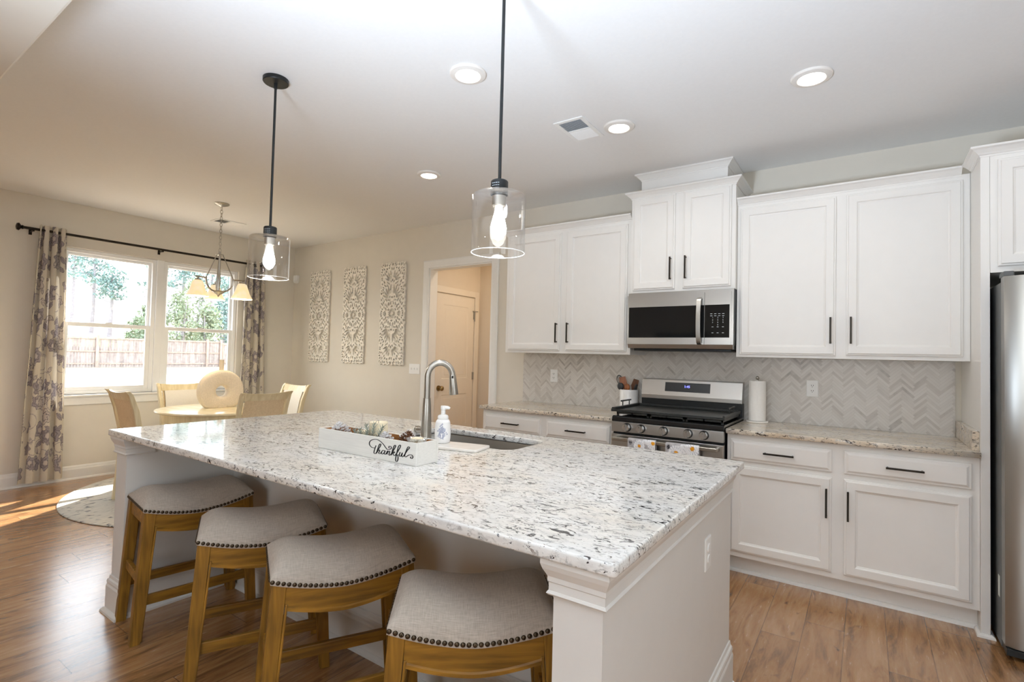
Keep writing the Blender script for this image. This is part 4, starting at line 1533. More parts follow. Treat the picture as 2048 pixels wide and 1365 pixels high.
# undermount sink
mb = MB()
lp = []
for ins, z in ((-0.012, 0.8832), (0.004, 0.8832), (0.006, 0.875), (0.012, 0.72), (0.045, 0.69)):
    lp.append([(x, y, z) for x, y in rrect(SKX0 + ins, SKX1 - ins, SKY0 + ins, SKY1 - ins, 0.07 - min(ins, 0.02), 8)])
mb.quadstrip(lp, True, False, True)
o = mb.build('sink', M['steel'], None, smooth=True)
o.data.transform(Matrix.Translation((0.567, 2.03, -0.69)))
o.location = (-0.567, -2.03, 0.69)
tag(o, 'stainless steel undermount sink set into the island', 'sink')

# island outlet on the right end
r = empty('island_outlet', (PXR1, -2.185, 0.655), 'white outlet plate on the right end of the island', 'outlet')
yy0, yy1, z0_, z1_ = -2.221, -2.149, 0.598, 0.712
mb = MB()
lo = [[(PXR1 + d, yy0 + i, z0_ + i), (PXR1 + d, yy1 - i, z0_ + i), (PXR1 + d, yy1 - i, z1_ - i), (PXR1 + d, yy0 + i, z1_ - i)] for i, d in ((0, 0.0005), (0, 0.0035), (0.004, 0.006), (0.006, 0.006))]
mb.quadstrip(lo, True, True, True)
mb.build('cover_plate', M['plastic'], r)
for zz in (0.674, 0.636):
    MB().cyl((PXR1 + 0.006, -2.185, zz), (PXR1 + 0.0095, -2.185, zz), 0.016, n=20).build('receptacle', M['plastic'], r, smooth=True)

# faucet
FX, FY = -0.658, -2.268
r = empty('faucet', (FX, FY, CT), 'brushed nickel gooseneck pull-down faucet on the island', 'faucet')
mb = MB()
mb.lathe([(0.030, 0.0), (0.030, 0.006), (0.0275, 0.010), (0.0265, 0.06), (0.0215, 0.17), (0.0185, 0.205), (0.0185, 0.209)], (FX, FY, CT + 0.0005), 28, True, True)
mb.build('base', M['nickel'], r, smooth=True)
dirv = Vector((0.62, 0.78, 0)).normalized()
p0 = Vector((FX, FY, CT + 0.21))
mb = MB()
arc = [p0, p0 + Vector((0, 0, 0.07))]
rad_ = 0.062
cc = p0 + Vector((0, 0, 0.105)) + dirv * rad_
for a in np.linspace(PI, 0.16, 16):
    arc.append(cc + dirv * (rad_ * math.cos(a)) + Vector((0, 0, rad_ * 1.12 * math.sin(a))))
mb.tube(arc, 0.0155, 16)
mb.build('spout', M['nickel'], r, smooth=True)
mb = MB()
e0 = arc[-1]
dn = (dirv * 0.10 + Vector((0, 0, -1))).normalized()
mb.tube([e0, e0 + dn * 0.010, e0 + dn * 0.03, e0 + dn * 0.095, e0 + dn * 0.10], 0.017, 16, True, [0.0158, 0.0172, 0.018, 0.0225, 0.0215])
mb.build('spray_head', M['nickel'], r, smooth=True)
mb = MB()
mb.box(-0.004, 0.004, -0.002, 0.002, -0.006, 0.006)
b_ = e0 + dn * 0.012 + Vector((0.012, -0.014, 0))
for v in mb.bm.verts:
    v.co += b_
mb.build('spray_button', M['black'], r)
mb = MB()
hd = Vector((-0.93, -0.15, 0.0)).normalized()
hp = Vector((FX, FY, CT + 0.052))
mb.tube([hp + hd * 0.018, hp + hd * 0.042, hp + hd * 0.050], 0.017, 16, True, [0.016, 0.018, 0.017])
mb.tube([hp + hd * 0.050, hp + hd * 0.060, hp + hd * 0.068], 0.014, 16, True, [0.019, 0.019, 0.013])
mb.build('lever', M['nickel'], r, smooth=True)

# marble dish and soap bottle
o = slab('soap_dish', [rrect(-0.135, 0.135, -0.075, 0.075, 0.012, 4)], 0, 0.012, 0.003, M['marble'])
o.location = (-0.425, -2.307, CT + 0.0005)
o.rotation_euler = (0, 0, R(12))
tag(o, 'flat white marble tray under the soap bottle', 'tray')
SX, SY, SZ = -0.518, -2.302, CT + 0.0130
r = empty('soap_bottle', (SX, SY, SZ), 'white foaming soap bottle with a blue grey printed house', 'soap bottle')
prof = [(0.030, 0), (0.034, 0.004), (0.0365, 0.02), (0.0375, 0.045), (0.036, 0.075), (0.033, 0.098), (0.028, 0.106), (0.026, 0.108)]
pr = []
for (a, b), (c, d) in zip(prof, prof[1:]):
    for k in range(8):
        pr.append((a + (c - a) * k / 8, b + (d - b) * k / 8))
pr.append(prof[-1])
bm = bmesh.new()
lay = bm.verts.layers.float_color.new('pattern')
nb = 120
vs = []
tocam = math.atan2(-4.116 - SY, 1.112 - SX) - R(8)
rb = np.random.default_rng(4)
blot = [(rb.normal(0, 0.013), 0.054 + rb.normal(0, 0.020), rb.uniform(0.001, 0.0036)) for _ in range(170)]
blot = [q for q in blot if abs(q[0]) < 0.027 * max(0.15, (0.096 - q[1]) / 0.05) and 0.020 < q[1] < 0.092]
for rr, z in pr:
    row = []
    for i in range(nb):
        a = 2 * PI * i / nb
        v = bm.verts.new((rr * math.cos(a), rr * math.sin(a), z))
        u = ((a - tocam + PI) % (2 * PI) - PI) * rr
        c = srgb(242, 242, 242)
        if any((u - q[0]) ** 2 + (z - q[1]) ** 2 < q[2] ** 2 for q in blot):
            c = srgb(168, 174, 194)
        if abs(u) < 0.008 and 0.028 < z < 0.044:
            c = srgb(238, 240, 246) if abs(u) < 0.004 else srgb(140, 148, 174)
        if abs(abs(u) - (0.060 - z) * 0.8) < 0.0012 and 0.044 < z < 0.060:
            c = srgb(132, 140, 168)
        v[lay] = (*c, 1)
        row.append(v)
    vs.append(row)
for a, b in zip(vs, vs[1:]):
    for i in range(nb):
        bm.faces.new((a[i], a[(i + 1) % nb], b[(i + 1) % nb], b[i]))
bm.faces.new(list(reversed(vs[0])))
bm.faces.new(vs[-1])
me = bpy.data.meshes.new('bottle')
bm.to_mesh(me)
bm.free()
me.materials.append(M['bottle'])
me.polygons.foreach_set('use_smooth', [True] * len(me.polygons))
me.set_sharp_from_angle(angle=R(50))
o = bpy.data.objects.new('bottle', me)
C.objects.link(o)
o.parent = r
mb = MB()
mb.lathe([(0.024, 0.108), (0.025, 0.110), (0.025, 0.122), (0.021, 0.128), (0.011, 0.131), (0.010, 0.152), (0.012, 0.154), (0.0125, 0.166), (0.010, 0.172)], (SX, SY, SZ), 24, True, True)
pd = Vector((math.cos(R(40)), math.sin(R(40)), 0))
c0 = Vector((SX, SY, SZ + 0.163))
mb.tube([c0, c0 + pd * 0.022, c0 + pd * 0.030 + Vector((0, 0, -0.004))], 0.008, 10, True, [0.010, 0.008, 0.006])
mb.build('pump', M['plastic'], r, smooth=True)

# ------------------------------------------------------------------ thankful box
BX0, BX1, BY0, BY1, BZ = -0.884, -0.282, -2.710, -2.588, CT + 0.0005
r = empty('planter_box', ((BX0 + BX1) / 2, (BY0 + BY1) / 2, BZ), 'long whitewashed wooden box lettered thankful on the island', 'box')
t = 0.010
h = 0.086
mb = MB()
mb.box(BX0, BX1, BY0, BY0 + t, BZ, BZ + h)
mb.box(BX0, BX1, BY1 - t, BY1, BZ, BZ + h)
mb.box(BX0, BX0 + t, BY0 + t, BY1 - t, BZ, BZ + h)
mb.box(BX1 - t, BX1, BY0 + t, BY1 - t, BZ, BZ + h)
mb.build('box_walls', M['boxwhite'], r, bevel=0.001)
mb = MB()
mb.box(BX0 + t + G, BX1 - t - G, BY0 + t + G, BY1 - t - G, BZ, BZ + 0.01)
e = 0.0012
mb.box(BX0 + t + G, BX1 - t - G, BY0 + t + G, BY0 + t + G + e, BZ + 0.01, BZ + h - 0.002)
mb.box(BX0 + t + G, BX1 - t - G, BY1 - t - G - e, BY1 - t - G, BZ + 0.01, BZ + h - 0.002)
mb.box(BX0 + t + G, BX0 + t + G + e, BY0 + t + 0.003, BY1 - t - 0.003, BZ + 0.01, BZ + h - 0.002)
mb.box(BX1 - t - G - e, BX1 - t - G, BY0 + t + 0.003, BY1 - t - 0.003, BZ + 0.01, BZ + h - 0.002)
tag(mb.build('box_lining', M['boxwood'], r), 'unpainted brown inside of the box')
STROKES = [[(-0.513, 0.957), (-0.531, 0.957), (-0.545, 0.966), (-0.544, 0.978), (-0.528, 0.988), (-0.505, 0.992), (-0.485, 0.988), (-0.465, 0.978), (-0.451, 0.967), (-0.44, 0.96), (-0.427, 0.961), (-0.417, 0.967), (-0.42, 0.973), (-0.429, 0.973), (-0.431, 0.968), (-0.427, 0.966)],
           [(-0.506, 0.967), (-0.513, 0.952), (-0.517, 0.938), (-0.512, 0.934), (-0.504, 0.938), (-0.497, 0.947), (-0.482, 0.966), (-0.478, 0.975), (-0.483, 0.976), (-0.489, 0.969), (-0.497, 0.951), (-0.502, 0.936)],
           [(-0.5, 0.94), (-0.491, 0.95), (-0.484, 0.952), (-0.485, 0.946), (-0.489, 0.939), (-0.481, 0.938), (-0.472, 0.946)],
           [(-0.456, 0.952), (-0.464, 0.953), (-0.472, 0.946), (-0.471, 0.939), (-0.464, 0.939), (-0.454, 0.948), (-0.452, 0.953), (-0.456, 0.942), (-0.45, 0.939), (-0.443, 0.946), (-0.438, 0.954), (-0.441, 0.94)],
           [(-0.441, 0.944), (-0.432, 0.953), (-0.426, 0.954), (-0.427, 0.949), (-0.429, 0.94), (-0.424, 0.939), (-0.415, 0.947), (-0.399, 0.968), (-0.393, 0.979), (-0.398, 0.981), (-0.405, 0.972), (-0.411, 0.956), (-0.416, 0.94)],
           [(-0.415, 0.946), (-0.402, 0.955), (-0.398, 0.953), (-0.407, 0.947), (-0.4, 0.941), (-0.391, 0.946), (-0.373, 0.969), (-0.366, 0.982), (-0.37, 0.985), (-0.378, 0.977), (-0.385, 0.954), (-0.391, 0.931), (-0.389, 0.921), (-0.382, 0.921), (-0.378, 0.93), (-0.379, 0.941), (-0.385, 0.944), (-0.374, 0.947)],
           [(-0.367, 0.958), (-0.372, 0.946), (-0.368, 0.942), (-0.361, 0.946), (-0.355, 0.957), (-0.358, 0.945), (-0.353, 0.942), (-0.345, 0.949), (-0.33, 0.968), (-0.318, 0.98), (-0.32, 0.984), (-0.327, 0.981), (-0.337, 0.961), (-0.342, 0.947), (-0.336, 0.944), (-0.327, 0.949), (-0.317, 0.954), (-0.305, 0.955), (-0.298, 0.949), (-0.301, 0.943), (-0.308, 0.942), (-0.31, 0.946), (-0.305, 0.948)]]
mb = MB()
for st in STROKES:
    c = catmull([(x, 0, z) for x, z in st], 6)
    loops = []
    for i, p in enumerate(c):
        tt = (c[min(i + 1, len(c) - 1)] - c[max(i - 1, 0)])
        if tt.length < 1e-6:
            continue
        tt.normalize()
        nn = Vector((-tt.z, 0, tt.x))
        wd = 0.0010 + (0.0017 * max(0.0, abs(tt.z)) ** 1.5)
        loops.append([(p + nn * wd) + Vector((0, BY0 - 0.0009, 0)), (p - nn * wd) + Vector((0, BY0 - 0.0009, 0)), (p - nn * wd) + Vector((0, BY0 - 0.0001, 0)), (p + nn * wd) + Vector((0, BY0 - 0.0001, 0))])
    mb.quadstrip(loops, True, True, True)
mb.build('lettering', M['ink'], r)


def pinecone(name, loc, rr, hh, mat_list, label, tilt=(0, 0, 0), frost=0.6):
    m = MB()
    m.sphere((0, 0, hh * 0.5), rr * 0.55, 1, 1, hh / rr * 0.8, 10, 8)
    fr = MB()
    n = 70
    for k in range(n):
        t = (k + 0.5) / n
        z = hh * (0.06 + 0.9 * t)
        rad = rr * math.sin(PI * (0.18 + 0.80 * t)) ** 0.8
        a = k * 2.39996
        d = Vector((math.cos(a), math.sin(a), 0))
        s = Vector((-d.y, d.x, 0))
        w_ = rr * (0.34 - 0.14 * t)
        inn = d * rad * 0.35 + Vector((0, 0, z))
        out_ = d * rad + Vector((0, 0, z + rr * 0.22))
        th = Vector((0, 0, rr * 0.05))
        lo = [inn - s * w_ * 0.4, inn + s * w_ * 0.4, out_ + s * w_ * 0.6, out_ - s * w_ * 0.6]
        m.quadstrip([[p - th for p in lo], [p + th for p in lo]], True, True, True)
        if random.random() < frost:
            tip = [inn.lerp(out_, 0.55) - s * w_ * 0.5, inn.lerp(out_, 0.55) + s * w_ * 0.5, out_ * 1.02 + s * w_ * 0.55, out_ * 1.02 - s * w_ * 0.55]
            fr.quadstrip([[p + th * 1.05 for p in tip], [p + th * 3.2 for p in tip]], True, True, True)
    rt = empty(name, loc, label, 'pinecone', 'pinecones in the thankful box')
    rt.rotation_euler = tilt
    tag(m.build('scales', M['conefrost'] if frost > 0.9 else M['cone'], rt, local=True), None)
    if frost > 0.9:
        c_ = MB()
        c_.sphere((0, 0, hh * 0.47), rr * 0.62, 1, 1, hh / rr * 0.72, 12, 8)
        tag(c_.build('core', M['cone'], rt, smooth=True, local=True), 'brown heart of the cone')
    if 0.01 < frost < 0.9:
        tag(fr.build('frosting', M['conefrost'], rt, local=True), 'white snowy coating')
    return rt


pz = BZ + 0.0105
pinecone('pinecone', (-0.795, -2.652, pz + 0.002), 0.048, 0.098, None, 'large snowy pinecone at the left end of the box', (R(8), R(-6), 0), 1.0)
pinecone('pinecone', (-0.502, -2.662, pz + 0.002), 0.040, 0.088, None, 'snowy grey pinecone right of the tall candle', (R(6), R(-4), 1), 1.0)
pinecone('pinecone', (-0.434, -2.626, pz + 0.010), 0.038, 0.086, None, 'partly frosted brown pinecone in the middle of the right end', (R(10), R(10), 2), 0.55)
pinecone('pinecone', (-0.372, -2.648, pz + 0.006), 0.034, 0.080, None, 'bare brown pinecone beside the glass tealight', (R(-5), R(8), 3), 0.12)


def candle(loc, rr, hh, label):
    rt = empty('candle', loc, label, 'candle')
    m = MB()
    m.lathe([(rr * 0.97, 0), (rr, 0.003), (rr, hh - 0.004), (rr * 0.96, hh), (rr * 0.80, hh - 0.003), (rr * 0.2, hh - 0.005)], loc, 36, True, True)
    m.build('wax', M['wax'], rt, smooth=True)
    m = MB()
    m.cyl((loc[0], loc[1], loc[2] + hh - 0.006), (loc[0] + 0.001, loc[1], loc[2] + hh + 0.007), 0.001, n=6)
    m.build('wick', M['ink'], rt)
    return rt


candle((-0.585, -2.632, pz), 0.0385, 0.122, 'tall ivory pillar candle in the thankful box')
candle((-0.672, -2.640, pz), 0.028, 0.078, 'short ivory candle behind the frosted sprig in the box')
# glass tealight
TX, TY = -0.322, -2.668
r = empty('tealight_holder', (TX, TY, pz), 'scalloped clear glass tealight holder at the right end of the box', 'candle holder')
mb = MB()
n = 40
lp = []
for rr, z, am in ((0.026, 0.0, 0), (0.027, 0.055, 0.0), (0.030, 0.068, 0.03), (0.036, 0.078, 0.06), (0.040, 0.086, 0.08), (0.038, 0.088, 0.08), (0.028, 0.076, 0.03)):
    lp.append([(TX + rr * (1 + am * math.cos(10 * 2 * PI * i / n)) * math.cos(2 * PI * i / n), TY + rr * (1 + am * math.cos(10 * 2 * PI * i / n)) * math.sin(2 * PI * i / n), pz + z) for i in range(n)])
mb.quadstrip(lp, True, True, False)
mb.build('glass_cup', M['cutglass'], r, smooth=True)
MB().lathe([(0.024, 0.06), (0.0255, 0.0605), (0.0255, 0.084), (0.024, 0.0885), (0.01, 0.087)], (TX, TY, pz), 24, True, True).build('tealight_wax', M['wax'], r, smooth=True)


def sprig(loc, hh, lean, label):
    m = MB()
    rg = random.Random(int(loc[0] * 1000))
    stems = [(0, lean), (0.35, lean + 0.5), (-0.3, lean - 0.4)]
    for off, ln in stems:
        base = Vector((0, 0, 0.0))
        tip = Vector((math.sin(ln) * hh * 0.8, off * 0.02, hh * (0.95 - 0.2 * abs(off))))
        m.tube([base, base.lerp(tip, 0.5) + Vector((0, 0, 0.004)), tip], 0.0012, 5)
        for k in range(46):
            t_ = 0.3 + 0.7 * k / 46
            p = base.lerp(tip, t_)
            a = k * 2.4
            dirn = (tip - base).normalized() * 0.55 + Vector((math.cos(a), math.sin(a) * 0.7, 0.15)) * 0.7
            L_ = rg.uniform(0.014, 0.022)
            m.cyl(p, p + dirn.normalized() * L_, 0.0014, 0.0006, 4, False)
    o = m.build('evergreen_sprig', M['needle'], None)
    o.location = loc
    tag(o, label, 'sprig', 'frosted sprigs in the thankful box')
    return o


sprig((-0.632, -2.676, pz), 0.096, -0.22, 'frosted evergreen sprig in front of the short candle')
sprig((-0.575, -2.683, pz), 0.130, 0.22, 'taller frosted evergreen sprig in front of the pillar candle')

# ------------------------------------------------------------------ bar stools
SL, SW_ = 0.474, 0.335      # seat length and depth at the nail line


def znail(u):
    return 0.558 + 0.044 * min(1.0, abs(2 * u / SL)) ** 1.7


def ztop(u):
    return 0.650 + 0.044 * min(1.0, abs(2 * u / SL)) ** 1.9


def make_stool():
    root = empty('bar_stool', (0, 0, 0), 'x', 'stool', 'saddle seat bar stools at the island')
    # upholstered saddle pad
    m = MB()
    nu, nv = 40, 22
    rows = []
    for i in range(nu + 1):
        s = -1 + 2 * i / nu
        ss = math.copysign(1 - (1 - abs(s)) ** 1.8, s)
        u = ss * SL / 2
        row = []
        for j in range(nv + 1):
            q = -1 + 2 * j / nv
            qq = math.copysign(1 - (1 - abs(q)) ** 1.8, q)
            v = qq * SW_ / 2
            fu = (1 - abs(ss) ** 5) ** 0.55
            fv = (1 - abs(qq) ** 3.0) ** 0.55
            zn = znail(u) + 0.004
            zt_ = ztop(u) - 0.012 * abs(qq) ** 2
            k = fu * fv
            # seat narrows a little towards the top
            sc = 1 - 0.10 * k * abs(ss) ** 4
            row.append((u * sc, v * (1 - 0.04 * k), zn + (zt_ - zn) * k))
        rows.append(row)
    V = [[m.bm.verts.new(p) for p in rw] for rw in rows]
    for i in range(nu):
        for j in range(nv):
            m.bm.faces.new((V[i][j], V[i + 1][j], V[i + 1][j + 1], V[i][j + 1]))
    # fabric band below the nails
    peri = [(i, 0) for i in range(nu + 1)] + [(nu, j) for j in range(1, nv + 1)] + [(i, nv) for i in range(nu - 1, -1, -1)] + [(0, j) for j in range(nv - 1, 0, -1)]
    prev = [V[i][j] for i, j in peri]
    low = []
    for v in prev:
        low.append(m.bm.verts.new((v.co.x * 1.002, v.co.y * 1.004, v.co.z - 0.018)))
    for a in range(len(prev)):
        b = (a + 1) % len(prev)
        m.bm.faces.new((prev[a], prev[b], low[b], low[a]))
    seat = m.build('seat_pad', M['linen'], root, smooth=True, sharp=70, local=True)
    # nail heads along the perimeter
    m = MB()
    sp = 0.0168

    def dome(c, nrm):
        nrm = Vector(nrm)
        a = Vector((0, 0, 1)).cross(nrm).normalized()
        up = nrm.cross(a).normalized()
        lps = []
        for rr, hh in ((0.0072, 0.0), (0.0066, 0.0022), (0.0045, 0.0042), (0.0015, 0.0050)):
            lps.append([Vector(c) + (a * math.cos(2 * PI * k / 10) + up * math.sin(2 * PI * k / 10)) * rr + nrm * hh for k in range(10)])
        m.quadstrip(lps, True, False, True)
    n = int(SL / sp)
    for k in range(n + 1):
        u = -SL / 2 + 0.006 + (SL - 0.012) * k / n
        for sgn in (-1, 1):
            dome((u, sgn * (SW_ / 2 + 0.0006), znail(u) - 0.004), (0, sgn, 0))
    n = int(SW_ / sp)
    for k in range(1, n):
        v = -SW_ / 2 + SW_ * k / n
        for sgn in (-1, 1):
            dome((sgn * (SL / 2 + 0.0006), v, znail(SL / 2) - 0.004), (sgn, 0, 0))
    m.build('nailhead_trim', M['nail'], seat, smooth=True, local=True)
    # legs, splayed along the seat length
    lw = 0.046
    for su in (-1, 1):
        for sv in (-1, 1):
            def sq(u, v, z, w_):
                return [(u - w_ / 2, v - w_ / 2, z), (u + w_ / 2, v - w_ / 2, z), (u + w_ / 2, v + w_ / 2, z), (u - w_ / 2, v + w_ / 2, z)]
            ut, vt = su * (SL / 2 - lw / 2 - 0.003), sv * (SW_ / 2 - lw / 2 - 0.002)
            ub, vb = su * (SL / 2 + 0.012), sv * (SW_ / 2 - 0.018)
            m = MB()
            zt_ = znail(SL / 2) - 0.016
            m.quadstrip([sq(ub, vb, 0.0, 0.040), sq(ub + (ut - ub) * 0.75, vb + (vt - vb) * 0.75, zt_ * 0.75, 0.045), sq(ut, vt, zt_, lw)], True, True, True)
            # bead along the inner edge of the wide face
            bu0, bu1 = ub - su * 0.021, ut - su * 0.0245
            m.hexa([(bu0 - 0.004, vb + sv * 0.021, 0.01), (bu0 + 0.004, vb + sv * 0.021, 0.01), (bu0 + 0.004, vb + sv * 0.010, 0.01), (bu0 - 0.004, vb + sv * 0.010, 0.01)],
                   [(bu1 - 0.004, vt + sv * 0.0245, zt_ - 0.07), (bu1 + 0.004, vt + sv * 0.0245, zt_ - 0.07), (bu1 + 0.004, vt + sv * 0.010, zt_ - 0.07), (bu1 - 0.004, vt + sv * 0.010, zt_ - 0.07)])
            m.build('leg', M['stoolwoodz'], root, bevel=0.002, local=True)
    # curved long aprons
    for sv in (-1, 1):
        m = MB()
        loops = []
        for i in range(25):
            u = -SL / 2 + lw + (SL - 2 * lw) * i / 24
            z1 = znail(u) - 0.0145
            z0 = znail(u * 0.98) - 0.088 - 0.006 * math.cos(PI * u / SL)
            vo = sv * (SW_ / 2 - 0.006)
            vi = sv * (SW_ / 2 - 0.028)
            vl = sv * (SW_ / 2 - 0.001)
            loops.append([(u, vo, z1), (u, vo, z0 + 0.014), (u, vl, z0 + 0.010), (u, vl, z0), (u, vi, z0), (u, vi, z1)])
        m.quadstrip(loops, True, True, True)
        m.build('apron', M['stoolwood'], root, smooth=True, sharp=40, local=True)
    for su in (-1, 1):
        m = MB()
        uo = su * (SL / 2 - 0.008)
        m.box(uo - su * 0.022, uo, -(SW_ / 2 - lw), SW_ / 2 - lw, znail(SL / 2) - 0.080, znail(SL / 2) - 0.0145)
        m.build('apron', M['stoolwood'], root, bevel=0.002, local=True)
    # stretchers
    def leg_at(su, sv, z):
        zt_ = znail(SL / 2) - 0.016
        t_ = z / zt_
        ub, vb = su * (SL / 2 + 0.012), sv * (SW_ / 2 - 0.018)
        ut, vt = su * (SL / 2 - lw / 2 - 0.003), sv * (SW_ / 2 - lw / 2 - 0.002)
        return ub + (ut - ub) * t_, vb + (vt - vb) * t_
    for sv in (-1, 1):
        zc = 0.185
        ua, va = leg_at(1, sv, zc)
        m = MB()
        m.box(-ua + 0.018, ua - 0.018, va - 0.010, va + 0.010, zc - 0.022, zc + 0.022)
        m.build('stretcher', M['stoolwood'], root, bevel=0.003, local=True)
    for su in (-1, 1):
        zc = 0.275
        ua, va = leg_at(su, 1, zc)
        m = MB()
        m.box(ua - 0.010, ua + 0.010, -va + 0.018, va - 0.018, zc - 0.022, zc + 0.022)
        m.build('stretcher', M['stoolwood'], root, bevel=0.003, local=True)
    return root


stool = make_stool()
STOOLS = [((-1.705, -2.857), 81.3, 'grey linen saddle stool farthest left, beside the left island post'),
          ((-1.031, -2.867), 62.7, 'grey linen saddle stool second from the left island post'),
          ((-0.486, -2.885), 61.7, 'grey linen saddle stool third from the left island post'),
          ((0.136, -2.866), 39.9, 'grey linen saddle stool nearest the viewer, beside the right island post')]
for i, (p, a, lb) in enumerate(STOOLS):
    s_ = stool if i == 0 else copy_tree(stool)
    s_.location = (p[0], p[1], 0)
    s_.rotation_euler = (0, 0, R(a))
    s_['label'] = lb

# ------------------------------------------------------------------ ceiling fixtures
LN = ['round recessed ceiling light left of the near pendant rod, nearest the viewer',
      'round recessed ceiling light farthest right, above the right wall cabinet',
      'round recessed ceiling light beside the ceiling vent',
      'small looking recessed ceiling light farthest back, between the two pendants']


def can_light(x, y, z, label, group, lens, power):
    r = empty('recessed_light', (x, y, z), label, 'ceiling light', group)
    MB().lathe([(0.092, -0.0005), (0.092, -0.007), (0.088, -0.012), (0.064, -0.017), (0.060, -0.014), (0.060, -0.0005)], (x, y, z), 40).build('trim_ring', M['cantrim'], r, smooth=True)
    MB().lathe([(0.0595, -0.010), (0.0595, -0.0135), (0.04, -0.0150), (0.01, -0.0155)], (x, y, z), 32, False, True).build('lens', lens, r, smooth=True)
    a = area('can_lamp', (x, y, z - 0.022), (x, y, 0), 0.11, 0.11, power, WARM, 'DISK', R(165))
    return r


for (x, y), lb in zip(CANS, LN):
    can_light(x, y, CEIL, lb, 'recessed lights in the kitchen ceiling', M['canlens'], CAN_W)
for (x, y) in ADDED_CANS:
    can_light(x, y, CEIL2, 'recessed light added in the living room ceiling behind the viewer', 'added living room recessed lights', M['canlens2'], CAN_W)
area('hall_lamp', (-1.75, 0.52, 2.70), (-1.75, 0.52, 0), 0.25, 0.25, 10.0, (1.0, 0.82, 0.63), 'DISK')
area('kitchen_unseen_can', (2.3, -1.25, CEIL - 0.02), (2.3, -1.25, 0), 0.11, 0.11, CAN_W, WARM, 'DISK')


# behind the viewer: uplight added to brighten the ceiling, and wall television
LX, LYY, LZ = 0.20, -4.60, 1.02
r = empty('added_uplight', (LX, LYY, 0), 'white bowl uplight added behind the viewer to brighten the ceiling', 'lamp')
MB().lathe([(0.15, 0.0005), (0.15, 0.015), (0.03, 0.03), (0.014, 0.04)], (LX, LYY, 0), 32, True, True).build('base', M['nickel'], r, smooth=True)
MB().cyl((LX, LYY, 0.04), (LX, LYY, 0.90), 0.012, n=14).build('pole', M['nickel'], r, smooth=True)
bm_ = MB().lathe([(0.02, -0.13), (0.18, -0.10), (0.31, -0.045), (0.335, 0.0), (0.33, 0.0), (0.305, -0.04), (0.178, -0.09), (0.02, -0.118)], (0, 0, 0), 40, True, True)
LDIR = Vector((0.20, 0.42, 0.88)).normalized()
rot_ = LDIR.to_track_quat('Z', 'Y').to_matrix().to_4x4()
bmesh.ops.transform(bm_.bm, matrix=Matrix.Translation((LX, LYY, LZ)) @ rot_, verts=bm_.bm.verts[:])
bm_.build('bowl', M['ceramic'], r, smooth=True)
LP_ = Vector((LX, LYY, LZ)) - LDIR * 0.012
area('added_uplight_source', LP_, LP_ + LDIR, 0.58, 0.58, 88.0, (0.70, 0.83, 1.0), 'DISK', R(124))  # extra cool light from the added bowl
r = empty('television', (-2.4, YL, 1.6), 'black wall television behind the viewer', 'television')
MB().box(-3.1, -1.8, YL + 0.0005, YL + 0.04, 1.25, 1.98).build('cabinet', M['black'], r, bevel=0.004)
MB().box(-3.085, -1.815, YL + 0.0402, YL + 0.042, 1.265, 1.965).build('screen', M['blackgloss'], r)


def vent(x0, x1, y0, y1, label, split):
    r = empty('ceiling_vent', ((x0 + x1) / 2, (y0 + y1) / 2, CEIL), label, 'vent', 'ceiling vents')
    z = CEIL
    b = 0.025
    m = MB()
    m.box(x0, x0 + b, y0, y1, z - 0.007, z - 0.0005)
    m.box(x1 - b, x1, y0, y1, z - 0.007, z - 0.0005)
    m.box(x0 + b, x1 - b, y0, y0 + b, z - 0.007, z - 0.0005)
    m.box(x0 + b, x1 - b, y1 - b, y1, z - 0.007, z - 0.0005)
    ym = (y0 + y1) / 2
    m.box(x0 + b, x1 - b, ym - 0.006, ym + 0.006, z - 0.006, z - 0.0005)
    m.build('frame', M['plastic'], r, bevel=0.002)
    MB().box(x0 + b, x1 - b, y0 + b, y1 - b, z - 0.0012, z - 0.0005).build('duct_shade', M['vent_dark'], r)  # flat grey sheet, the open duct's shade put into its colour
    m = MB()
    for k in range(9):
        for half, sg in ((0, 1), (1, -1)):
            a0 = (y0 + b + 0.004) if half == 0 else (ym + 0.010)
            a1 = (ym - 0.010) if half == 0 else (y1 - b - 0.004)
            yy = a0 + (a1 - a0) * (k + 0.5) / 9
            dy = -0.0050 * sg
            m.hexa([(x0 + b, yy - dy - 0.0006, z - 0.0015), (x1 - b, yy - dy - 0.0006, z - 0.0015), (x1 - b, yy - dy + 0.0006, z - 0.0015), (x0 + b, yy - dy + 0.0006, z - 0.0015)],
                   [(x0 + b, yy + dy - 0.0006, z - 0.0075), (x1 - b, yy + dy - 0.0006, z - 0.0075), (x1 - b, yy + dy + 0.0006, z - 0.0075), (x0 + b, yy + dy + 0.0006, z - 0.0075)])
    m.build('louvers', M['plastic'], r)
    return r


vent(-0.452, -0.258, -1.460, -1.148, 'white louvered ceiling vent beside a recessed light in the kitchen', True)
vent(-4.86, -4.66, -1.38, -1.08, 'pale ceiling vent behind the chandelier chain', True)


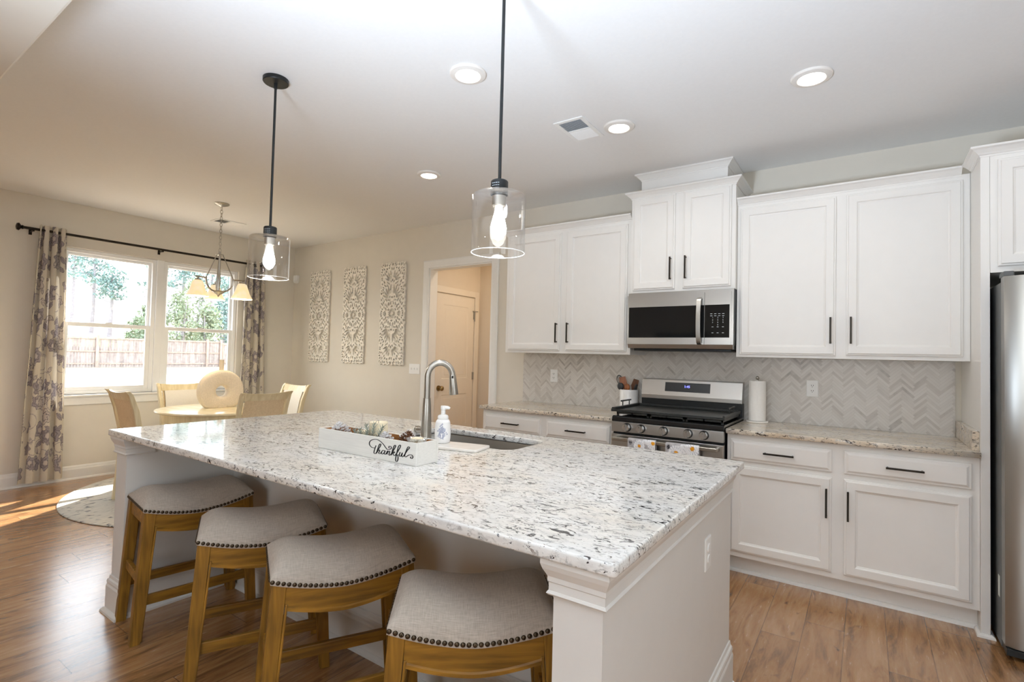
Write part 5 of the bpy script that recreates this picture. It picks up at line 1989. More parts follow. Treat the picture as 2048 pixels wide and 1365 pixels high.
def pendant(x, y, label):
    r = empty('pendant_light', (x, y, CEIL), label, 'pendant light', 'glass pendant lights over the island')
    z0 = 1.713
    z1 = 1.925
    R0 = 0.098
    MB().lathe([(0.063, -0.0005), (0.063, -0.018), (0.060, -0.022), (0.012, -0.024)], (x, y, CEIL), 32, True, True).build('canopy', M['black'], r, smooth=True)
    m = MB()
    m.cyl((x, y, CEIL - 0.024), (x, y, 1.978), 0.0062, n=12)
    m.cyl((x, y, CEIL - 0.05), (x, y, CEIL - 0.024), 0.009, n=12)
    m.build('rod', M['black'], r, smooth=True)
    m = MB()
    m.lathe([(0.008, 1.980), (0.029, 1.978), (0.032, 1.974), (0.032, z1 + 0.0005)], (x, y, 0), 28, True, True)
    cup = m.build('socket_cup', M['black'], r, smooth=True)
    lab = MB()
    ca = math.atan2(-4.116 - y, 1.112 - x) - R(28)
    for k in range(4):
        zz = 1.962 - k * 0.009
        lps = []
        for q in range(14):
            a = ca + R(-26 + 52 * q / 13)
            lps.append([(x + rr * math.cos(a), y + rr * math.sin(a), zz + dz) for rr, dz in ((0.0322, 0), (0.0325, 0), (0.0325, 0.0016), (0.0322, 0.0016))])
            if q in (3, 6, 10):
                lab.quadstrip(lps, True, True, True)
                lps = []
        if len(lps) > 1:
            lab.quadstrip(lps, True, True, True)
    lab.build('warning_print', M['white_print'], cup)
    m = MB()
    m.lathe([(0.026, z1 - 0.004), (0.026, 1.886), (0.022, 1.882)], (x, y, 0), 24, True, True)
    m.build('socket', M['nickel'], r, smooth=True)
    m = MB()
    t = 0.0025
    m.lathe([(0.031, z1), (R0 - 0.006, z1), (R0, z1 - 0.006), (R0, z0), (R0 - t, z0), (R0 - t, z1 - 0.008), (R0 - 0.008, z1 - t), (0.031, z1 - t)], (x, y, 0), 64)
    m.build('glass_shade', M['lampglass'], r, smooth=True, sharp=50)
    m = MB()
    m.lathe([(R0 - 0.0028, z0 + 0.0012), (R0 + 0.0002, z0 + 0.0012), (R0 + 0.0002, z0 - 0.0004), (R0 - 0.0028, z0 - 0.0004), (R0 - 0.0028, z0 + 0.0012)], (x, y, 0), 64)
    m.build('shade_rim', M['frost'], r, smooth=True)
    m = MB()
    m.lathe([(0.0125, 1.882), (0.014, 1.868), (0.023, 1.835), (0.0295, 1.805), (0.028, 1.787), (0.018, 1.768), (0.004, 1.760)], (x, y, 0), 24, True, True)
    m.build('bulb', M['bulb'], r, smooth=True)
    d = bpy.data.lights.new('pendant_lamp', 'POINT')
    d.energy = 3
    d.color = (1.0, 0.95, 0.88)
    d.shadow_soft_size = 0.045
    lo_ = bpy.data.objects.new('pendant_lamp', d)
    C.objects.link(lo_)
    lo_.location = (x, y, 1.70)
    return r


pendant(-1.432, -2.655, 'black pendant with clear glass drum over the left of the island')
pendant(0.010, -2.620, 'nearer black pendant with clear glass drum over the island centre')

# chandelier
HXc, HYc = -4.07, -1.64
r = empty('chandelier', (HXc, HYc, CEIL), 'brushed nickel three light chandelier with amber glass shades', 'chandelier')
MB().lathe([(0.066, -0.0005), (0.066, -0.006), (0.058, -0.014), (0.030, -0.024), (0.008, -0.032)], (HXc, HYc, CEIL), 32, True, True).build('canopy', M['nickel'], r, smooth=True)
m = MB()
zz = CEIL - 0.030
k = 0
while zz > 2.285:
    ln = 0.040
    pts = []
    for q in range(14):
        a = 2 * PI * q / 14
        u, v = 0.0105 * math.cos(a), (ln / 2) * math.sin(a)
        pts.append((HXc + (u if k % 2 == 0 else 0), HYc + (u if k % 2 else 0), zz - ln / 2 + v))
    pts.append(pts[0])
    m.tube(pts, 0.0024, 6, False)
    zz -= 0.0315
    k += 1
m.build('chain', M['nickel'], r, smooth=True)
m = MB()
m.cyl((HXc, HYc, 2.285), (HXc, HYc, 1.88), 0.0105, n=12)
m.lathe([(0.004, 2.262), (0.034, 2.258), (0.036, 2.254), (0.030, 2.250), (0.010, 2.246)], (HXc, HYc, 0), 24, True, True)
m.lathe([(0.006, 2.09), (0.014, 2.06), (0.016, 1.99), (0.010, 1.90)], (HXc, HYc, 0), 20, True, True)
m.lathe([(0.012, 1.905), (0.052, 1.903), (0.058, 1.898), (0.046, 1.880), (0.020, 1.868), (0.006, 1.852), (0.004, 1.842)], (HXc, HYc, 0), 28, True, True)
m.build('stem', M['nickel'], r, smooth=True)
for ang in (-22, 98, 218):
    a = R(ang) + math.atan2(0.90, 0.43)
    d = Vector((math.cos(a), math.sin(a), 0))
    c0 = Vector((HXc, HYc, 0))
    m = MB()
    arcp = [c0 + d * 0.035 + Vector((0, 0, 1.895)), c0 + d * 0.083 + Vector((0, 0, 1.908)), c0 + d * 0.122 + Vector((0, 0, 1.950)), c0 + d * 0.135 + Vector((0, 0, 2.010))]
    m.tube(catmull(arcp, 8), 0.0085, 8)
    m.tube([c0 + d * 0.126 + Vector((0, 0, 2.012)), c0 + d * 0.240 + Vector((0, 0, 2.012))], 0.0075, 8)
    m.tube([c0 + d * 0.030 + Vector((0, 0, 2.252)), c0 + d * 0.134 + Vector((0, 0, 2.014))], 0.0048, 6)
    am = m.build('arm', M['nickel'], r, smooth=True)
    s0 = c0 + d * 0.215
    m = MB()
    m.lathe([(0.006, 2.008), (0.008, 1.993), (0.024, 1.989), (0.026, 1.979)], s0, 20, True, True)
    m.build('socket_cap', M['nickel'], am, smooth=True)
    m = MB()
    m.lathe([(0.027, 1.979), (0.040, 1.970), (0.052, 1.935), (0.070, 1.880), (0.096, 1.828), (0.093, 1.828), (0.067, 1.880), (0.049, 1.933), (0.037, 1.967), (0.024, 1.975)], s0, 36)
    m.build('glass_shade', M['shade'], r, smooth=True)
    m = MB()
    m.sphere(s0 + Vector((0, 0, 1.900)), 0.028, 1, 1, 1.2)
    m.build('bulb', M['bulb'], r, smooth=True)
    dl = bpy.data.lights.new('chandelier_lamp', 'POINT')
    dl.energy = 8.0
    dl.color = (1.0, 0.88, 0.66)
    dl.shadow_soft_size = 0.04
    lo_ = bpy.data.objects.new('chandelier_lamp', dl)
    C.objects.link(lo_)
    lo_.location = s0 + Vector((0, 0, 1.84))

# ------------------------------------------------------------------ carved wall panels
def carved_panel():
    Wp, Hp, st = 0.432, 1.20, 0.004
    nx, nz = int(Wp / st), int(Hp / st)
    u = (np.arange(nx) + 0.5) * st - Wp / 2
    v = (np.arange(nz) + 0.5) * st - Hp / 2
    U, Vv = np.meshgrid(u, v)
    A, B = np.abs(U), np.abs(Vv)
    hole = np.zeros_like(U, bool)

    def tear(cx, cy, ln, wd, ang, curve=0.0):
        nonlocal hole
        c, s = math.cos(ang), math.sin(ang)
        x, y = A - cx, B - cy
        p = x * c + y * s
        q = -x * s + y * c
        tt = p / ln
        q = q - curve * ln * (tt ** 2 - 0.25)
        prof = np.sqrt(np.clip(1 - (2 * tt) ** 2, 0, 1)) * (0.62 - 0.55 * tt)
        hole |= (np.abs(tt) < 0.5) & (np.abs(q) < wd * prof)
    rg = random.Random(11)
    for k in range(4):                                   # centre flower
        a = PI / 2 * (k + 0.5) / 4
        tear(0.040 * math.cos(a), 0.040 * math.sin(a), 0.042, 0.017, a)
    done = [(0.0, 0.0, 0.055)]

    def place(cx, cy, ln, wd, ang, curve):
        tear(cx, cy, ln, wd, ang, curve)
        for q in (-0.33, 0.0, 0.33):
            done.append((cx + q * ln * math.cos(ang), cy + q * ln * math.sin(ang), wd * 0.55 + 0.0075))
    # long leaves of the fans
    for k in range(5):
        a = R(84 - k * 19)
        place(0.012 + 0.100 * math.cos(a), 0.190 + 0.100 * math.sin(a), 0.105, 0.021, a + 0.12, 0.25)
    for k in range(4):
        a = R(80 - k * 22)
        place(0.014 + 0.075 * math.cos(a), 0.385 + 0.075 * math.sin(a), 0.085, 0.020, a, 0.22)
    for k in range(5):                                   # scalloped ring round the flower
        a = PI / 2 * (k + 0.5) / 5
        place(0.112 * math.cos(a), 0.125 * math.sin(a), 0.046, 0.018, a + 0.5, 0.4)
    for _ in range(9000):
        cx, cy = rg.uniform(0.004, 0.194), rg.uniform(0.006, 0.578)
        d0 = math.hypot(cx, cy)
        if cy < 0.2:
            ang = math.atan2(cy, cx) + (0.55 if d0 > 0.08 else 1.35) + rg.uniform(-0.4, 0.4)
        else:
            ang = math.atan2((cy - 0.18) % 0.2 + 0.05, cx + 0.02) + rg.uniform(-0.6, 0.6)
        ln, wd = rg.uniform(0.024, 0.046), rg.uniform(0.011, 0.0165)
        ok = True
        for q in (-0.4, 0.0, 0.4):
            px_, py_ = cx + q * ln * math.cos(ang), cy + q * ln * math.sin(ang)
            if px_ > 0.199 or (px_ < 0.006 and abs(ang - PI / 2) > 0.5) or py_ > 0.585 or any(math.hypot(px_ - e[0], py_ - e[1]) < e[2] + wd * 0.42 for e in done):
                ok = False
                break
        if ok:
            place(cx, cy, ln, wd, ang, rg.uniform(-0.35, 0.35))
    edge = 0.205 + 0.006 * np.sin(Vv * 74) * np.sin(Vv * 23 + 1)
    edgez = 0.592 + 0.004 * np.sin(U * 95)
    solid = (~hole) & (A < edge) & (B < edgez)
    bm = bmesh.new()
    d0, d1 = -0.006, -0.026
    cache = {}

    def vert(i, j, f):
        key = (i, j, f)
        if key not in cache:
            relief = 0.0
            cache[key] = bm.verts.new((i * st - Wp / 2, (d1 if f else d0), j * st - Hp / 2))
        return cache[key]
    for j in range(nz):
        for i in range(nx):
            if not solid[j, i]:
                continue
            bm.faces.new((vert(i, j, 1), vert(i + 1, j, 1), vert(i + 1, j + 1, 1), vert(i, j + 1, 1)))
            for di, dj, a, b in ((-1, 0, (i, j), (i, j + 1)), (1, 0, (i + 1, j + 1), (i + 1, j)), (0, -1, (i + 1, j), (i, j)), (0, 1, (i, j + 1), (i + 1, j + 1))):
                ii, jj = i + di, j + dj
                if not (0 <= ii < nx and 0 <= jj < nz) or not solid[jj, ii]:
                    bm.faces.new((vert(*a, 0), vert(*b, 0), vert(*b, 1), vert(*a, 1)))
    bmesh.ops.recalc_face_normals(bm, faces=bm.faces[:])
    # thin backing rails keep it standing off the wall
    me = bpy.data.meshes.new('carved_panel')
    bm.to_mesh(me)
    bm.free()
    me.materials.append(M['art'])
    o = bpy.data.objects.new('carved_wall_panel', me)
    C.objects.link(o)
    bk = MB()
    for z in (-0.45, 0.45):
        bk.box(-0.15, 0.15, -0.0058, -0.0003, z - 0.01, z + 0.01)
    bk.build('mounting_rail', M['art'], o, local=True)
    return o


cp0 = carved_panel()
for i, (x, lb) in enumerate(((-4.783, 'whitewashed pierced wood panel farthest left, next to the corner'), (-4.088, 'whitewashed pierced wood panel in the middle of three'), (-3.402, 'whitewashed pierced wood panel on the right, nearest the hall opening'))):
    o = cp0 if i == 0 else copy_tree(cp0)
    o.location = (x, 0, 1.797)
    tag(o, lb, 'wall art', 'carved wood wall panels')

# ------------------------------------------------------------------ curtains and rod
r = empty('curtain_rod', (XW + 0.1, -1.62, 2.42), 'dark bronze curtain rod above the dining window', 'curtain rod')
RX = -5.305
m = MB()
m.cyl((RX, -2.80, 2.420), (RX, -0.44, 2.420), 0.0125, n=14)
m.build('rod', M['bronze'], r, smooth=True)
for y, s in ((-2.80, -1), (-0.44, 1)):
    m = MB()
    m.tube([(RX, y, 2.420), (RX, y + s * 0.012, 2.420), (RX, y + s * 0.018, 2.420), (RX, y + s * 0.035, 2.420), (RX, y + s * 0.05, 2.420), (RX, y + s * 0.056, 2.420)], 0.02, 16, True, [0.014, 0.02, 0.014, 0.036, 0.030, 0.010])
    m.build('finial', M['bronze'], r, smooth=True)
for y in (-2.735, -1.66, -0.60):
    m = MB()
    m.box(XW + 0.0005, XW + 0.006, y - 0.012, y + 0.012, 2.375, 2.435)
    m.box(XW + 0.006, RX, y - 0.006, y + 0.006, 2.398, 2.408)
    m.box(RX - 0.016, RX + 0.016, y - 0.007, y + 0.007, 2.395, 2.4075)
    m.build('bracket', M['bronze'], r, bevel=0.001)


def curtain(yt0, yt1, yb0, yb1, folds, seed, label, amp=0.042):
    rg = np.random.default_rng(seed)
    ns, nz = 170, 420
    ztp, zbt = 2.468, 0.045
    FWc = 1.05
    mot = []
    for k in range(54):
        mot.append(('flower', (k % 6 + rg.uniform(0.1, 0.9)) * FWc / 6, (k // 6 + rg.uniform(0.1, 0.9)) * 0.272, rg.uniform(0.060, 0.092), rg.uniform(0, 6)))
    for k in range(120):
        mot.append(('leaf', rg.uniform(0, FWc), rg.uniform(0, 2.45), rg.uniform(0.03, 0.055), rg.uniform(0, 6)))
    for k in range(26):
        mot.append(('ring', rg.uniform(0, FWc), rg.uniform(0, 2.45), rg.uniform(0.06, 0.10), rg.uniform(0, 6)))
    S_, Z_ = np.meshgrid(np.linspace(0, 1, ns), np.linspace(0, 1, nz))
    Uc = S_ * FWc
    Zc = Z_ * 2.42
    base = np.array(srgb(208, 200, 185))
    col = np.tile(base, (nz, ns, 1))
    grey = np.array(srgb(154, 146, 148))
    dark = np.array(srgb(112, 106, 112))
    lite = np.array(srgb(196, 186, 178))

    def put(mask, c):
        col[mask] = c
    for kind, cu_, cz_, rr, ph in mot:
        dx, dz = Uc - cu_, Zc - cz_
        d = np.hypot(dx, dz)
        a = np.arctan2(dz, dx) + ph
        if kind == 'ring':
            put(np.abs(d - rr) < 0.0035, grey)
    for kind, cu_, cz_, rr, ph in mot:
        dx, dz = Uc - cu_, Zc - cz_
        d = np.hypot(dx, dz)
        a = np.arctan2(dz, dx) + ph
        if kind == 'flower':
            edge_ = rr * (0.86 + 0.14 * np.cos(6 * a))
            put(d < edge_, grey * (0.96 + 0.16 * rg.random()) if rg.random() < 0.72 else lite)
            put((d < edge_) & (np.abs(np.sin(3 * a + 14 * d / rr * 0.4)) < 0.16), dark)
            put((np.abs(d - edge_ * 0.55) < 0.003), dark)
            put((np.abs(d - edge_) < 0.003), dark)
            put((d < rr * 0.3), lite)
        elif kind == 'leaf':
            c, s = math.cos(ph), math.sin(ph)
            p, q = dx * c + dz * s, -dx * s + dz * c
            tt = p / rr
            pf = np.clip(1 - tt * tt, 0, 1) * rr * 0.42
            ins = (np.abs(tt) < 1) & (np.abs(q) < pf)
            put(ins, grey if rr > 0.043 else lite)
            put((np.abs(tt) < 1) & (np.abs(np.abs(q) - pf) < 0.0024), dark)
            put((np.abs(tt) < 0.9) & (np.abs(q) < 0.0015), dark)
    bm = bmesh.new()
    lay = bm.verts.layers.float_color.new('pattern')
    rows = []
    for j in range(nz):
        z = zbt + (ztp - zbt) * j / (nz - 1)
        t = j / (nz - 1)
        row = []
        for i in range(ns):
            s = i / (ns - 1)
            ph = 2 * PI * folds * s + 0.4 * math.sin(3 * s + seed) * (1 - t)
            ya = yb0 + (yt0 - yb0) * t
            yb_ = yb1 + (yt1 - yb1) * t
            am = amp * (0.75 + 0.25 * math.sin(s * 9 + seed)) * (0.85 + 0.15 * t)
            y = ya + (yb_ - ya) * s + 0.010 * math.sin(2 * ph + 0.5)
            x = RX - 0.006 + am * math.cos(ph) * 0.9 + 0.004 * math.sin(z * 5 + s * 11)
            v = bm.verts.new((x, y, z))
            v[lay] = (*col[j, i], 1)
            row.append(v)
        rows.append(row)
    for a, b in zip(rows, rows[1:]):
        for i in range(ns - 1):
            bm.faces.new((a[i], a[i + 1], b[i + 1], b[i]))
    me = bpy.data.meshes.new('curtain')
    bm.to_mesh(me)
    bm.free()
    me.materials.append(M['curtain'])
    me.polygons.foreach_set('use_smooth', [True] * len(me.polygons))
    o = bpy.data.objects.new('curtain', me)
    C.objects.link(o)
    tag(o, label, 'curtain', 'floral curtain panels')
    return o


curtain(-2.695, -2.487, -2.770, -2.425, 3.5, 2, 'cream and grey floral curtain panel left of the dining window')
curtain(-0.735, -0.465, -0.770, -0.400, 3.5, 9, 'cream and grey floral curtain panel right of the dining window')

# ------------------------------------------------------------------ dining set
TCX, TCY = -4.045, -1.585
o = MB().lathe([(1.240, 0.0), (1.246, 0.003), (1.244, 0.009), (1.215, 0.0095), (0.6, 0.0095), (0.02, 0.0095)], (0, 0, 0), 120, True, True).build('round_rug', M['rug'], None, smooth=True)
o.location = (-4.045, -1.505, 0.0005)
tag(o, 'large round grey and cream rug under the dining table', 'rug')
RZ = 0.0105

r = empty('dining_table', (TCX, TCY, RZ), 'round cream painted pedestal dining table by the window', 'dining table')
MB().lathe([(0.44, 0.735), (0.515, 0.740), (0.535, 0.747), (0.538, 0.755), (0.534, 0.762), (0.522, 0.765), (0.30, 0.7655), (0.02, 0.7655)], (TCX, TCY, 0), 72, True, True).build('tabletop', M['tabletop'], r, smooth=True)
MB().lathe([(0.465, 0.655), (0.470, 0.660), (0.470, 0.7345), (0.440, 0.7345), (0.440, 0.655), (0.465, 0.655)], (TCX, TCY, 0), 72).build('apron', M['cream'], r, smooth=True)
MB().lathe([(0.13, 0.655), (0.10, 0.63), (0.065, 0.58), (0.060, 0.50), (0.085, 0.40), (0.095, 0.30), (0.075, 0.22), (0.085, 0.16), (0.085, 0.10)], (TCX, TCY, 0), 32, True, True).build('pedestal', M['cream'], r, smooth=True)
MB().box(TCX - 0.45, TCX + 0.45, TCY - 0.03, TCY + 0.03, 0.715, 0.7345).build('cross_rail', M['cream'], r)
MB().cyl((TCX, TCY, 0.654), (TCX, TCY, 0.716), 0.10, n=24).build('mounting_plate', M['cream'], r)
for k in range(4):
    a = R(45 + 90 * k)
    d = Vector((math.cos(a), math.sin(a), 0))
    s = Vector((-d.y, d.x, 0))
    m = MB()
    lp = []
    for rr, zc, hh in ((0.06, 0.16, 0.10), (0.16, 0.13, 0.08), (0.28, 0.075, 0.06), (0.36, RZ + 0.026, 0.050)):
        c = Vector((TCX, TCY, zc)) + d * rr
        lp.append([c - s * 0.025 + Vector((0, 0, -hh / 2)), c + s * 0.025 + Vector((0, 0, -hh / 2)), c + s * 0.025 + Vector((0, 0, hh / 2)), c - s * 0.025 + Vector((0, 0, hh / 2))])
    m.quadstrip(lp, True, True, True)
    m.build('leg', M['cream'], r, bevel=0.004)


def make_chair():
    """local: front towards +x, origin on the rug under the seat centre, back at x = -0.20"""
    root = empty('dining_chair', (0, 0, 0), 'x', 'chair', 'cream dining chairs')
    for sy in (-1, 1):
        m = MB()
        pts = [(-0.235, 0.0), (-0.215, 0.22), (-0.200, 0.45), (-0.210, 0.62), (-0.245, 0.80), (-0.290, 0.93), (-0.315, 0.960)]
        loops = []
        for i, (x, z) in enumerate(pts):
            w_ = 0.021 if i < 5 else 0.017
            yo = sy * (0.185 + 0.035 * z)
            loops.append([(x - w_, yo - 0.015, z), (x + w_, yo - 0.015, z), (x + w_, yo + 0.015, z), (x - w_, yo + 0.015, z)])
        m.quadstrip(loops, True, True, True)
        m.build('back_post', M['cream'], root, bevel=0.004, local=True)
        m = MB()
        m.quadstrip([[(0.205 + dx * 0.014, sy * 0.205 + dy * 0.014, 0.0) for dx, dy in ((-1, -1), (1, -1), (1, 1), (-1, 1))], [(0.195 + dx * 0.022, sy * 0.200 + dy * 0.022, 0.43) for dx, dy in ((-1, -1), (1, -1), (1, 1), (-1, 1))]], True, True, True)
        m.build('leg', M['cream'], root, bevel=0.003, local=True)
    m = MB()
    m.box(-0.19, 0.215, -0.215, -0.19, 0.385, 0.44)
    m.box(-0.19, 0.215, 0.19, 0.215, 0.385, 0.44)
    m.box(0.190, 0.215, -0.19, 0.19, 0.385, 0.44)
    m.box(-0.205, -0.18, -0.185, 0.185, 0.385, 0.44)
    m.build('seat_frame', M['cream'], root, local=True)
    m = MB()
    lp = []
    for ins, z in ((0.0, 0.441), (-0.004, 0.455), (0.004, 0.475), (0.03, 0.488), (0.09, 0.492)):
        lp.append([(x, y, z) for x, y in rrect(-0.175 + ins, 0.222 - ins, -0.222 + ins, 0.222 - ins, 0.03, 4)])
    m.quadstrip(lp, True, True, True)
    m.build('seat_cushion', M['pad'], root, smooth=True, local=True)

    def bx(z):
        return -0.210 - 0.035 * max(0, (z - 0.62)) / 0.18 if z < 0.80 else -0.245 - 0.045 * (z - 0.80) / 0.13
    # top and lower rails, curved
    for z0, z1, nm in ((0.885, 0.955, 'top_rail'), (0.585, 0.625, 'lower_rail')):
        m = MB()
        lp = []
        for i in range(13):
            t = -1 + 2 * i / 12
            y = t * 0.197
            cv = -0.022 * (1 - t * t)
            zt_ = z1 + (0.0 if nm == 'lower_rail' else -0.012 * (1 - t * t))
            lp.append([(bx(z0) + cv - 0.011, y, z0), (bx(z0) + cv + 0.011, y, z0), (bx(z1) + cv + 0.011, y, zt_), (bx(z1) + cv - 0.011, y, zt_)])
        m.quadstrip(lp, True, True, True)
        m.build(nm, M['cream'], root, smooth=True, local=True)
    m = MB()
    f = MB()
    nrow = 9
    for b, off, th in ((m, -0.007, 0.004), (f, 0.006, 0.012)):
        rows0, rows1 = [], []
        for j in range(nrow):
            z = 0.6255 + (0.8845 - 0.6255) * j / (nrow - 1)
            r0, r1 = [], []
            for i in range(13):
                t = -1 + 2 * i / 12
                y = t * (0.185 if b is m else 0.170)
                cv = -0.022 * (1 - t * t)
                puff = 0.0 if b is m else 0.006 * (1 - t ** 4) * (1 - (2 * j / (nrow - 1) - 1) ** 4)
                r0.append((bx(z) + cv + off - (th / 2 if b is m else 0.002), y, z))
                r1.append((bx(z) + cv + off + th / 2 + puff, y, z))
            rows0.append(r0)
            rows1.append(r1)
        V0 = [[b.bm.verts.new(p) for p in rr] for rr in rows0]
        V1 = [[b.bm.verts.new(p) for p in rr] for rr in rows1]
        for j in range(nrow - 1):
            for i in range(12):
                b.bm.faces.new((V0[j][i], V0[j][i + 1], V0[j + 1][i + 1], V0[j + 1][i]))
                b.bm.faces.new((V1[j][i], V1[j + 1][i], V1[j + 1][i + 1], V1[j][i + 1]))
        rim = [(0, i) for i in range(13)] + [(j, 12) for j in range(1, nrow)] + [(nrow - 1, i) for i in range(11, -1, -1)] + [(j, 0) for j in range(nrow - 2, 0, -1)]
        for k in range(len(rim)):
            a, c = rim[k], rim[(k + 1) % len(rim)]
            b.bm.faces.new((V0[a[0]][a[1]], V0[c[0]][c[1]], V1[c[0]][c[1]], V1[a[0]][a[1]]))
    tag(m.build('back_panel', M['shaded_panel'], root, smooth=True, sharp=40, local=True), 'cream wooden panel on the rear of the backrest, shade in its tan tone')
    tag(f.build('back_pad', M['pad'], root, smooth=True, sharp=60, local=True), 'pale upholstered pad on the front of the backrest')
    return root


ch0 = make_chair()
for i, (x, y, a, lb) in enumerate(((-3.535, -1.590, 180, 'cream dining chair nearest the island with its shade-tinted back showing'),
                                   (-4.560, -1.600, 0, 'cream dining chair on the window side, partly behind the vase'),
                                   (-4.075, -2.110, 90, 'cream dining chair left of the table, in front of the curtain'),
                                   (-4.085, -1.060, 270, 'cream dining chair right of the table by the carved panels'))):
    c = ch0 if i == 0 else copy_tree(ch0)
    c.location = (x, y, RZ)
    c.rotation_euler = (0, 0, R(a))
    c['label'] = lb

# doughnut vase
VX, VY, VZ = -4.113, -1.560, 0.7663
r = empty('doughnut_vase', (VX, VY, VZ), 'cream speckled doughnut shaped vase with a hole on the dining table', 'vase')
r.rotation_euler = (0, 0, R(-4))
m = MB()
Rm, Rt, dep = 0.142, 0.070, 0.055
nu, nv = 64, 24
loops = []
cz = 0.158
hole_r = 0.055
for i in range(nu + 1):
    a = 2 * PI * i / nu
    lp = []
    for j in range(nv):
        b = 2 * PI * j / nv
        rad = 0.131 + 0.078 * math.copysign(abs(math.cos(b)) ** 0.6, math.cos(b))
        y = rad * math.cos(a)
        z = cz + rad * math.sin(a)
        x = dep * math.copysign(abs(math.sin(b)) ** 0.55, math.sin(b))
        lp.append((x, y, max(z, 0.0)))
    loops.append(lp)
m.quadstrip(loops, True)
bmesh.ops.remove_doubles(m.bm, verts=m.bm.verts[:], dist=0.0002)
m.build('vase_body', M['vase'], r, smooth=True, local=True, sharp=60)
m = MB()
m.lathe([(0.026, 0.352), (0.0215, 0.372), (0.021, 0.456), (0.0225, 0.466), (0.017, 0.466), (0.016, 0.38)], (0, 0, 0), 20, False, True)
m.build('neck', M['vase'], r, smooth=True, local=True)

# ------------------------------------------------------------------ outdoors
def ground_z(x):
    return -0.25 + 0.33 * min(1.0, max(0.0, (-x - 6) / 30)) + max(0.0, (-x - 42)) * 0.085


m = MB()
xs_ = [-5.55, -8, -12, -18, -24, -30, -36, -42, -48, -56, -66, -78, -95, -120]
rows = []
for x in xs_:
    rows.append([(x, y, ground_z(x) + 0.25 * math.sin(y * 0.11 + x * 0.07) * (1 if x < -45 else 0)) for y in np.linspace(-40, 90, 40)])
m.quadstrip(rows, False)
m.build('ground', M['grass'], None, smooth=True)
tag(bpy.data.objects['ground'], 'dry tan grass yard and hillside outside the window', 'ground', None, 'structure')
m = MB()
lp = []
pts = [(-52, 6), (-52, 13.8), (-60, 16.2), (-66, 14), (-66, 7)]
vs_ = [m.bm.verts.new((x, y, ground_z(x) + 0.32)) for x, y in pts]
m.bm.faces.new(vs_)
o = m.build('lawn', M['lawn'], None)
tag(o, 'strip of green lawn beyond the fence', 'lawn', None, 'stuff')

# back fence with posts, rails and a gate
FXo = -36.0
r = empty('wooden_fence', (FXo, 7, ground_z(FXo)), 'weathered wooden privacy fence across the yard outside', 'fence')
gz = ground_z(FXo) - 0.04
GY0, GY1 = 13.98, 16.05
spans = [(-4.0, 13.98), (16.05, 26.0)]
m = MB()
for a, b in spans:
    y = a
    while y < b - 0.05:
        y1 = min(y + 0.138, b)
        dx = random.uniform(-0.008, 0.008)
        m.box(FXo - 0.012 + dx, FXo + 0.012 + dx, y, y1 - 0.012, gz, gz + 1.80 + random.uniform(-0.01, 0.01))
        y += 0.140
m.build('pickets', M['fence'], r)
for z in (0.25, 0.98, 1.74):
    m = MB()
    for a, b in spans:
        m.box(FXo + 0.022, FXo + 0.060, a, b, gz + z - 0.045, gz + z + 0.045)
    m.build('rail', M['fencepost'], r)
y = -4.0
for y in (-4.0, 0.4, 2.4, 4.3, 6.9, 9.95, 13.0 - 3.05 + 3.05, 13.90, 16.15, 19.2, 22.3, 25.4):
    m = MB()
    m.box(FXo + 0.06, FXo + 0.16, y - 0.07, y + 0.07, gz - 0.05, gz + 1.92)
    m.build('post', M['fencepost'], r)
r = empty('fence_gate', (FXo, 15.0, gz), 'wooden fence gate outside the right window pane', 'gate')
m = MB()
y = GY0 + 0.03
while y < GY1 - 0.1:
    m.box(FXo + 0.028, FXo + 0.052, y, y + 0.126, gz + 0.1, gz + 1.70)
    y += 0.138
m.build('gate_pickets', M['fence'], r)
m = MB()
for z in (0.35, 1.62):
    m.box(FXo + 0.055, FXo + 0.10, GY0 + 0.03, GY1 - 0.03, gz + z - 0.06, gz + z + 0.06)
for y in (GY0 + 0.08, GY1 - 0.08):
    m.box(FXo + 0.055, FXo + 0.105, y - 0.05, y + 0.05, gz + 0.41, gz + 1.56)
m.build('gate_frame', M['fencepost'], r)


def leaves(m, c, rx, ry, rz, n, size, rg, flat=0.0):
    for _ in range(n):
        while True:
            p = Vector((rg.uniform(-1, 1), rg.uniform(-1, 1), rg.uniform(-1, 1)))
            if p.length < 1:
                break
        q = Vector((c[0] + p.x * rx, c[1] + p.y * ry, c[2] + p.z * rz))
        a = Vector((rg.uniform(-1, 1), rg.uniform(-1, 1), rg.uniform(-1, 1))).normalized()
        b = a.cross(Vector((rg.uniform(-1, 1), rg.uniform(-1, 1), rg.uniform(-1, 1)))).normalized()
        s = size * rg.uniform(0.5, 1.2)
        vs = [m.bm.verts.new(q + a * s), m.bm.verts.new(q + b * s * 0.6), m.bm.verts.new(q - a * s), m.bm.verts.new(q - b * s * 0.6)]
        m.bm.faces.new(vs)


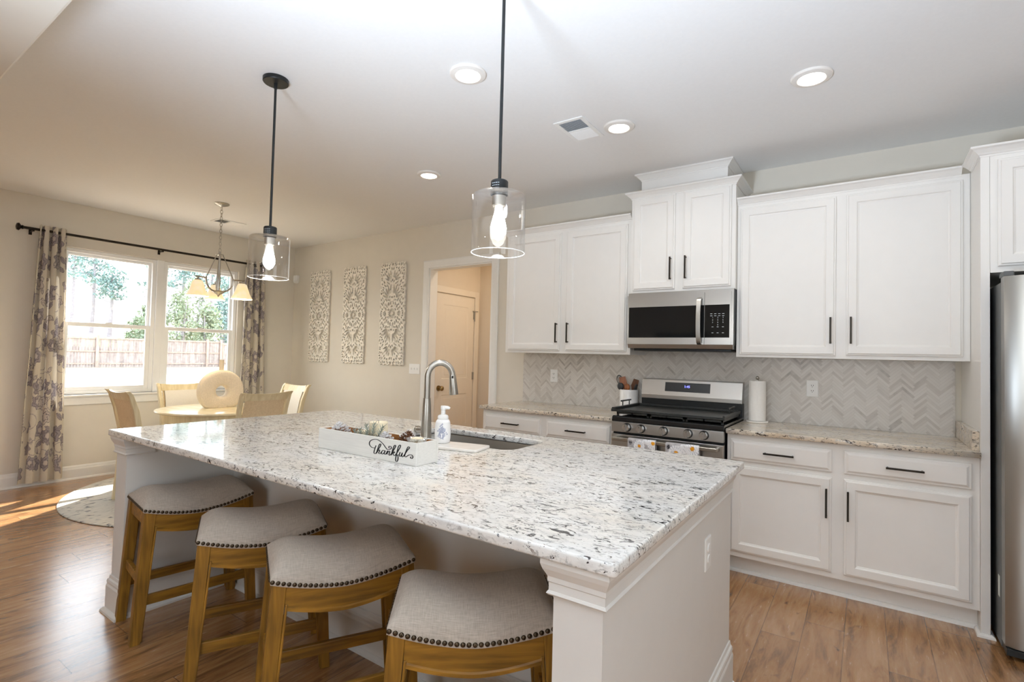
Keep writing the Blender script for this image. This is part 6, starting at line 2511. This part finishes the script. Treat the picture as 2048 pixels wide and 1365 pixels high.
def pine_tree(x, y, h, crown, label, seed):
    rg = random.Random(seed)
    z0 = ground_z(x)
    rt = empty('pine_tree', (x, y, z0), label, 'tree', 'trees beyond the fence')
    m = MB()
    m.tube([(x, y, z0 - 0.2), (x + 0.1, y + 0.08, z0 + h * 0.5), (x, y, z0 + h * 0.97)], 0.2, 8, True, [0.26, 0.18, 0.05])
    for k in range(9):
        zz_ = z0 + h * (0.45 + 0.055 * k)
        a = rg.uniform(0, 6.28)
        L_ = crown * rg.uniform(0.5, 0.95)
        m.tube([(x, y, zz_), (x + math.cos(a) * L_, y + math.sin(a) * L_, zz_ + 0.4)], 0.05, 5)
    m.build('trunk', M['bark'], rt, smooth=True)
    m = MB()
    for k in range(30):
        t = rg.uniform(0.0, 1)
        a = rg.uniform(0, 6.28)
        rr = crown * (1 - 0.5 * t) * rg.uniform(0.2, 0.9)
        leaves(m, (x + math.cos(a) * rr, y + math.sin(a) * rr, z0 + h * (0.58 + 0.40 * t)), crown * 0.42, crown * 0.42, crown * 0.22, 30, 0.20, rg)
    m.build('foliage', M['pine'], rt)
    return rt


def bush_tree(x, y, h, wd, label, seed, mat='leaf', n=40):
    rg = random.Random(seed)
    z0 = ground_z(x)
    rt = empty('leafy_tree', (x, y, z0), label, 'tree', 'trees beyond the fence')
    m = MB()
    for k in range(3):
        a = rg.uniform(0, 6.28)
        m.tube([(x, y, z0 - 0.2), (x + 0.3 * math.cos(a), y + 0.3 * math.sin(a), z0 + h * 0.4), (x + wd * 0.4 * math.cos(a), y + wd * 0.4 * math.sin(a), z0 + h * 0.85)], 0.1, 6, True, [0.14, 0.09, 0.03])
    m.build('trunk', M['bark'], rt, smooth=True)
    m = MB()
    for k in range(n):
        t = rg.uniform(0.05, 0.95)
        a = rg.uniform(0, 6.28)
        rr = wd * math.sin(PI * (0.2 + 0.75 * t)) * rg.uniform(0.2, 0.9)
        leaves(m, (x + math.cos(a) * rr, y + math.sin(a) * rr, z0 + h * t), wd * 0.36, wd * 0.36, h * 0.10, 44, 0.15, rg)
    m.build('foliage', M[mat], rt)
    return rt


# yard trees: y from the view direction at each depth
def vy(px, x):
    s0 = (-0.257 + 4.116) / (1.112 + 14.0)
    s1 = (3.411 + 4.116) / (1.112 + 14.0)
    return -4.116 + (s0 + (s1 - s0) * (px - 127) / (455 - 127)) * (1.112 - x)


for i, (px, x, h, cw, lb) in enumerate(((138, -86, 11.4, 2.3, 'tall pine paled by painted glare nearest the left curtain in the window view'),
                                        (172, -73, 10.2, 2.3, 'broad pine paled by painted glare second from the left curtain'),
                                        (204, -70, 7.6, 1.9, 'pine with a low side branch left of the open sky'),
                                        (292, -64, 9.2, 1.7, 'thin pine beside the window mullion'),
                                        (345, -66, 11.0, 2.2, 'tall pine behind the leafy trees in the right window'),
                                        (410, -68, 11.5, 2.3, 'tall pine behind the chandelier in the right window'),
                                        (452, -62, 10.5, 2.0, 'tall pine nearest the right curtain'))):
    pine_tree(x, vy(px, x), h, cw, lb, 10 + i)
for i, (px, x, h, wd, lb, mt_) in enumerate(((284, -52, 4.6, 1.7, 'round leafy tree at the right edge of the left window', 'leaf'),
                                             (262, -56, 3.0, 1.3, 'low shrub left of the round leafy tree', 'leaf'),
                                             (345, -46, 5.6, 1.6, 'leafy tree left in the right window', 'leaf'),
                                             (374, -54, 7.0, 2.0, 'leafy tree in the middle of the right window', 'leaf'),
                                             (405, -41.5, 4.8, 1.4, 'leafy tree behind the left chandelier shade', 'leaf'),
                                             (440, -50, 5.8, 1.6, 'leafy tree under the right chandelier shade', 'pine'))):
    bush_tree(x, vy(px, x), h, wd, lb, 40 + i, mt_, 46)
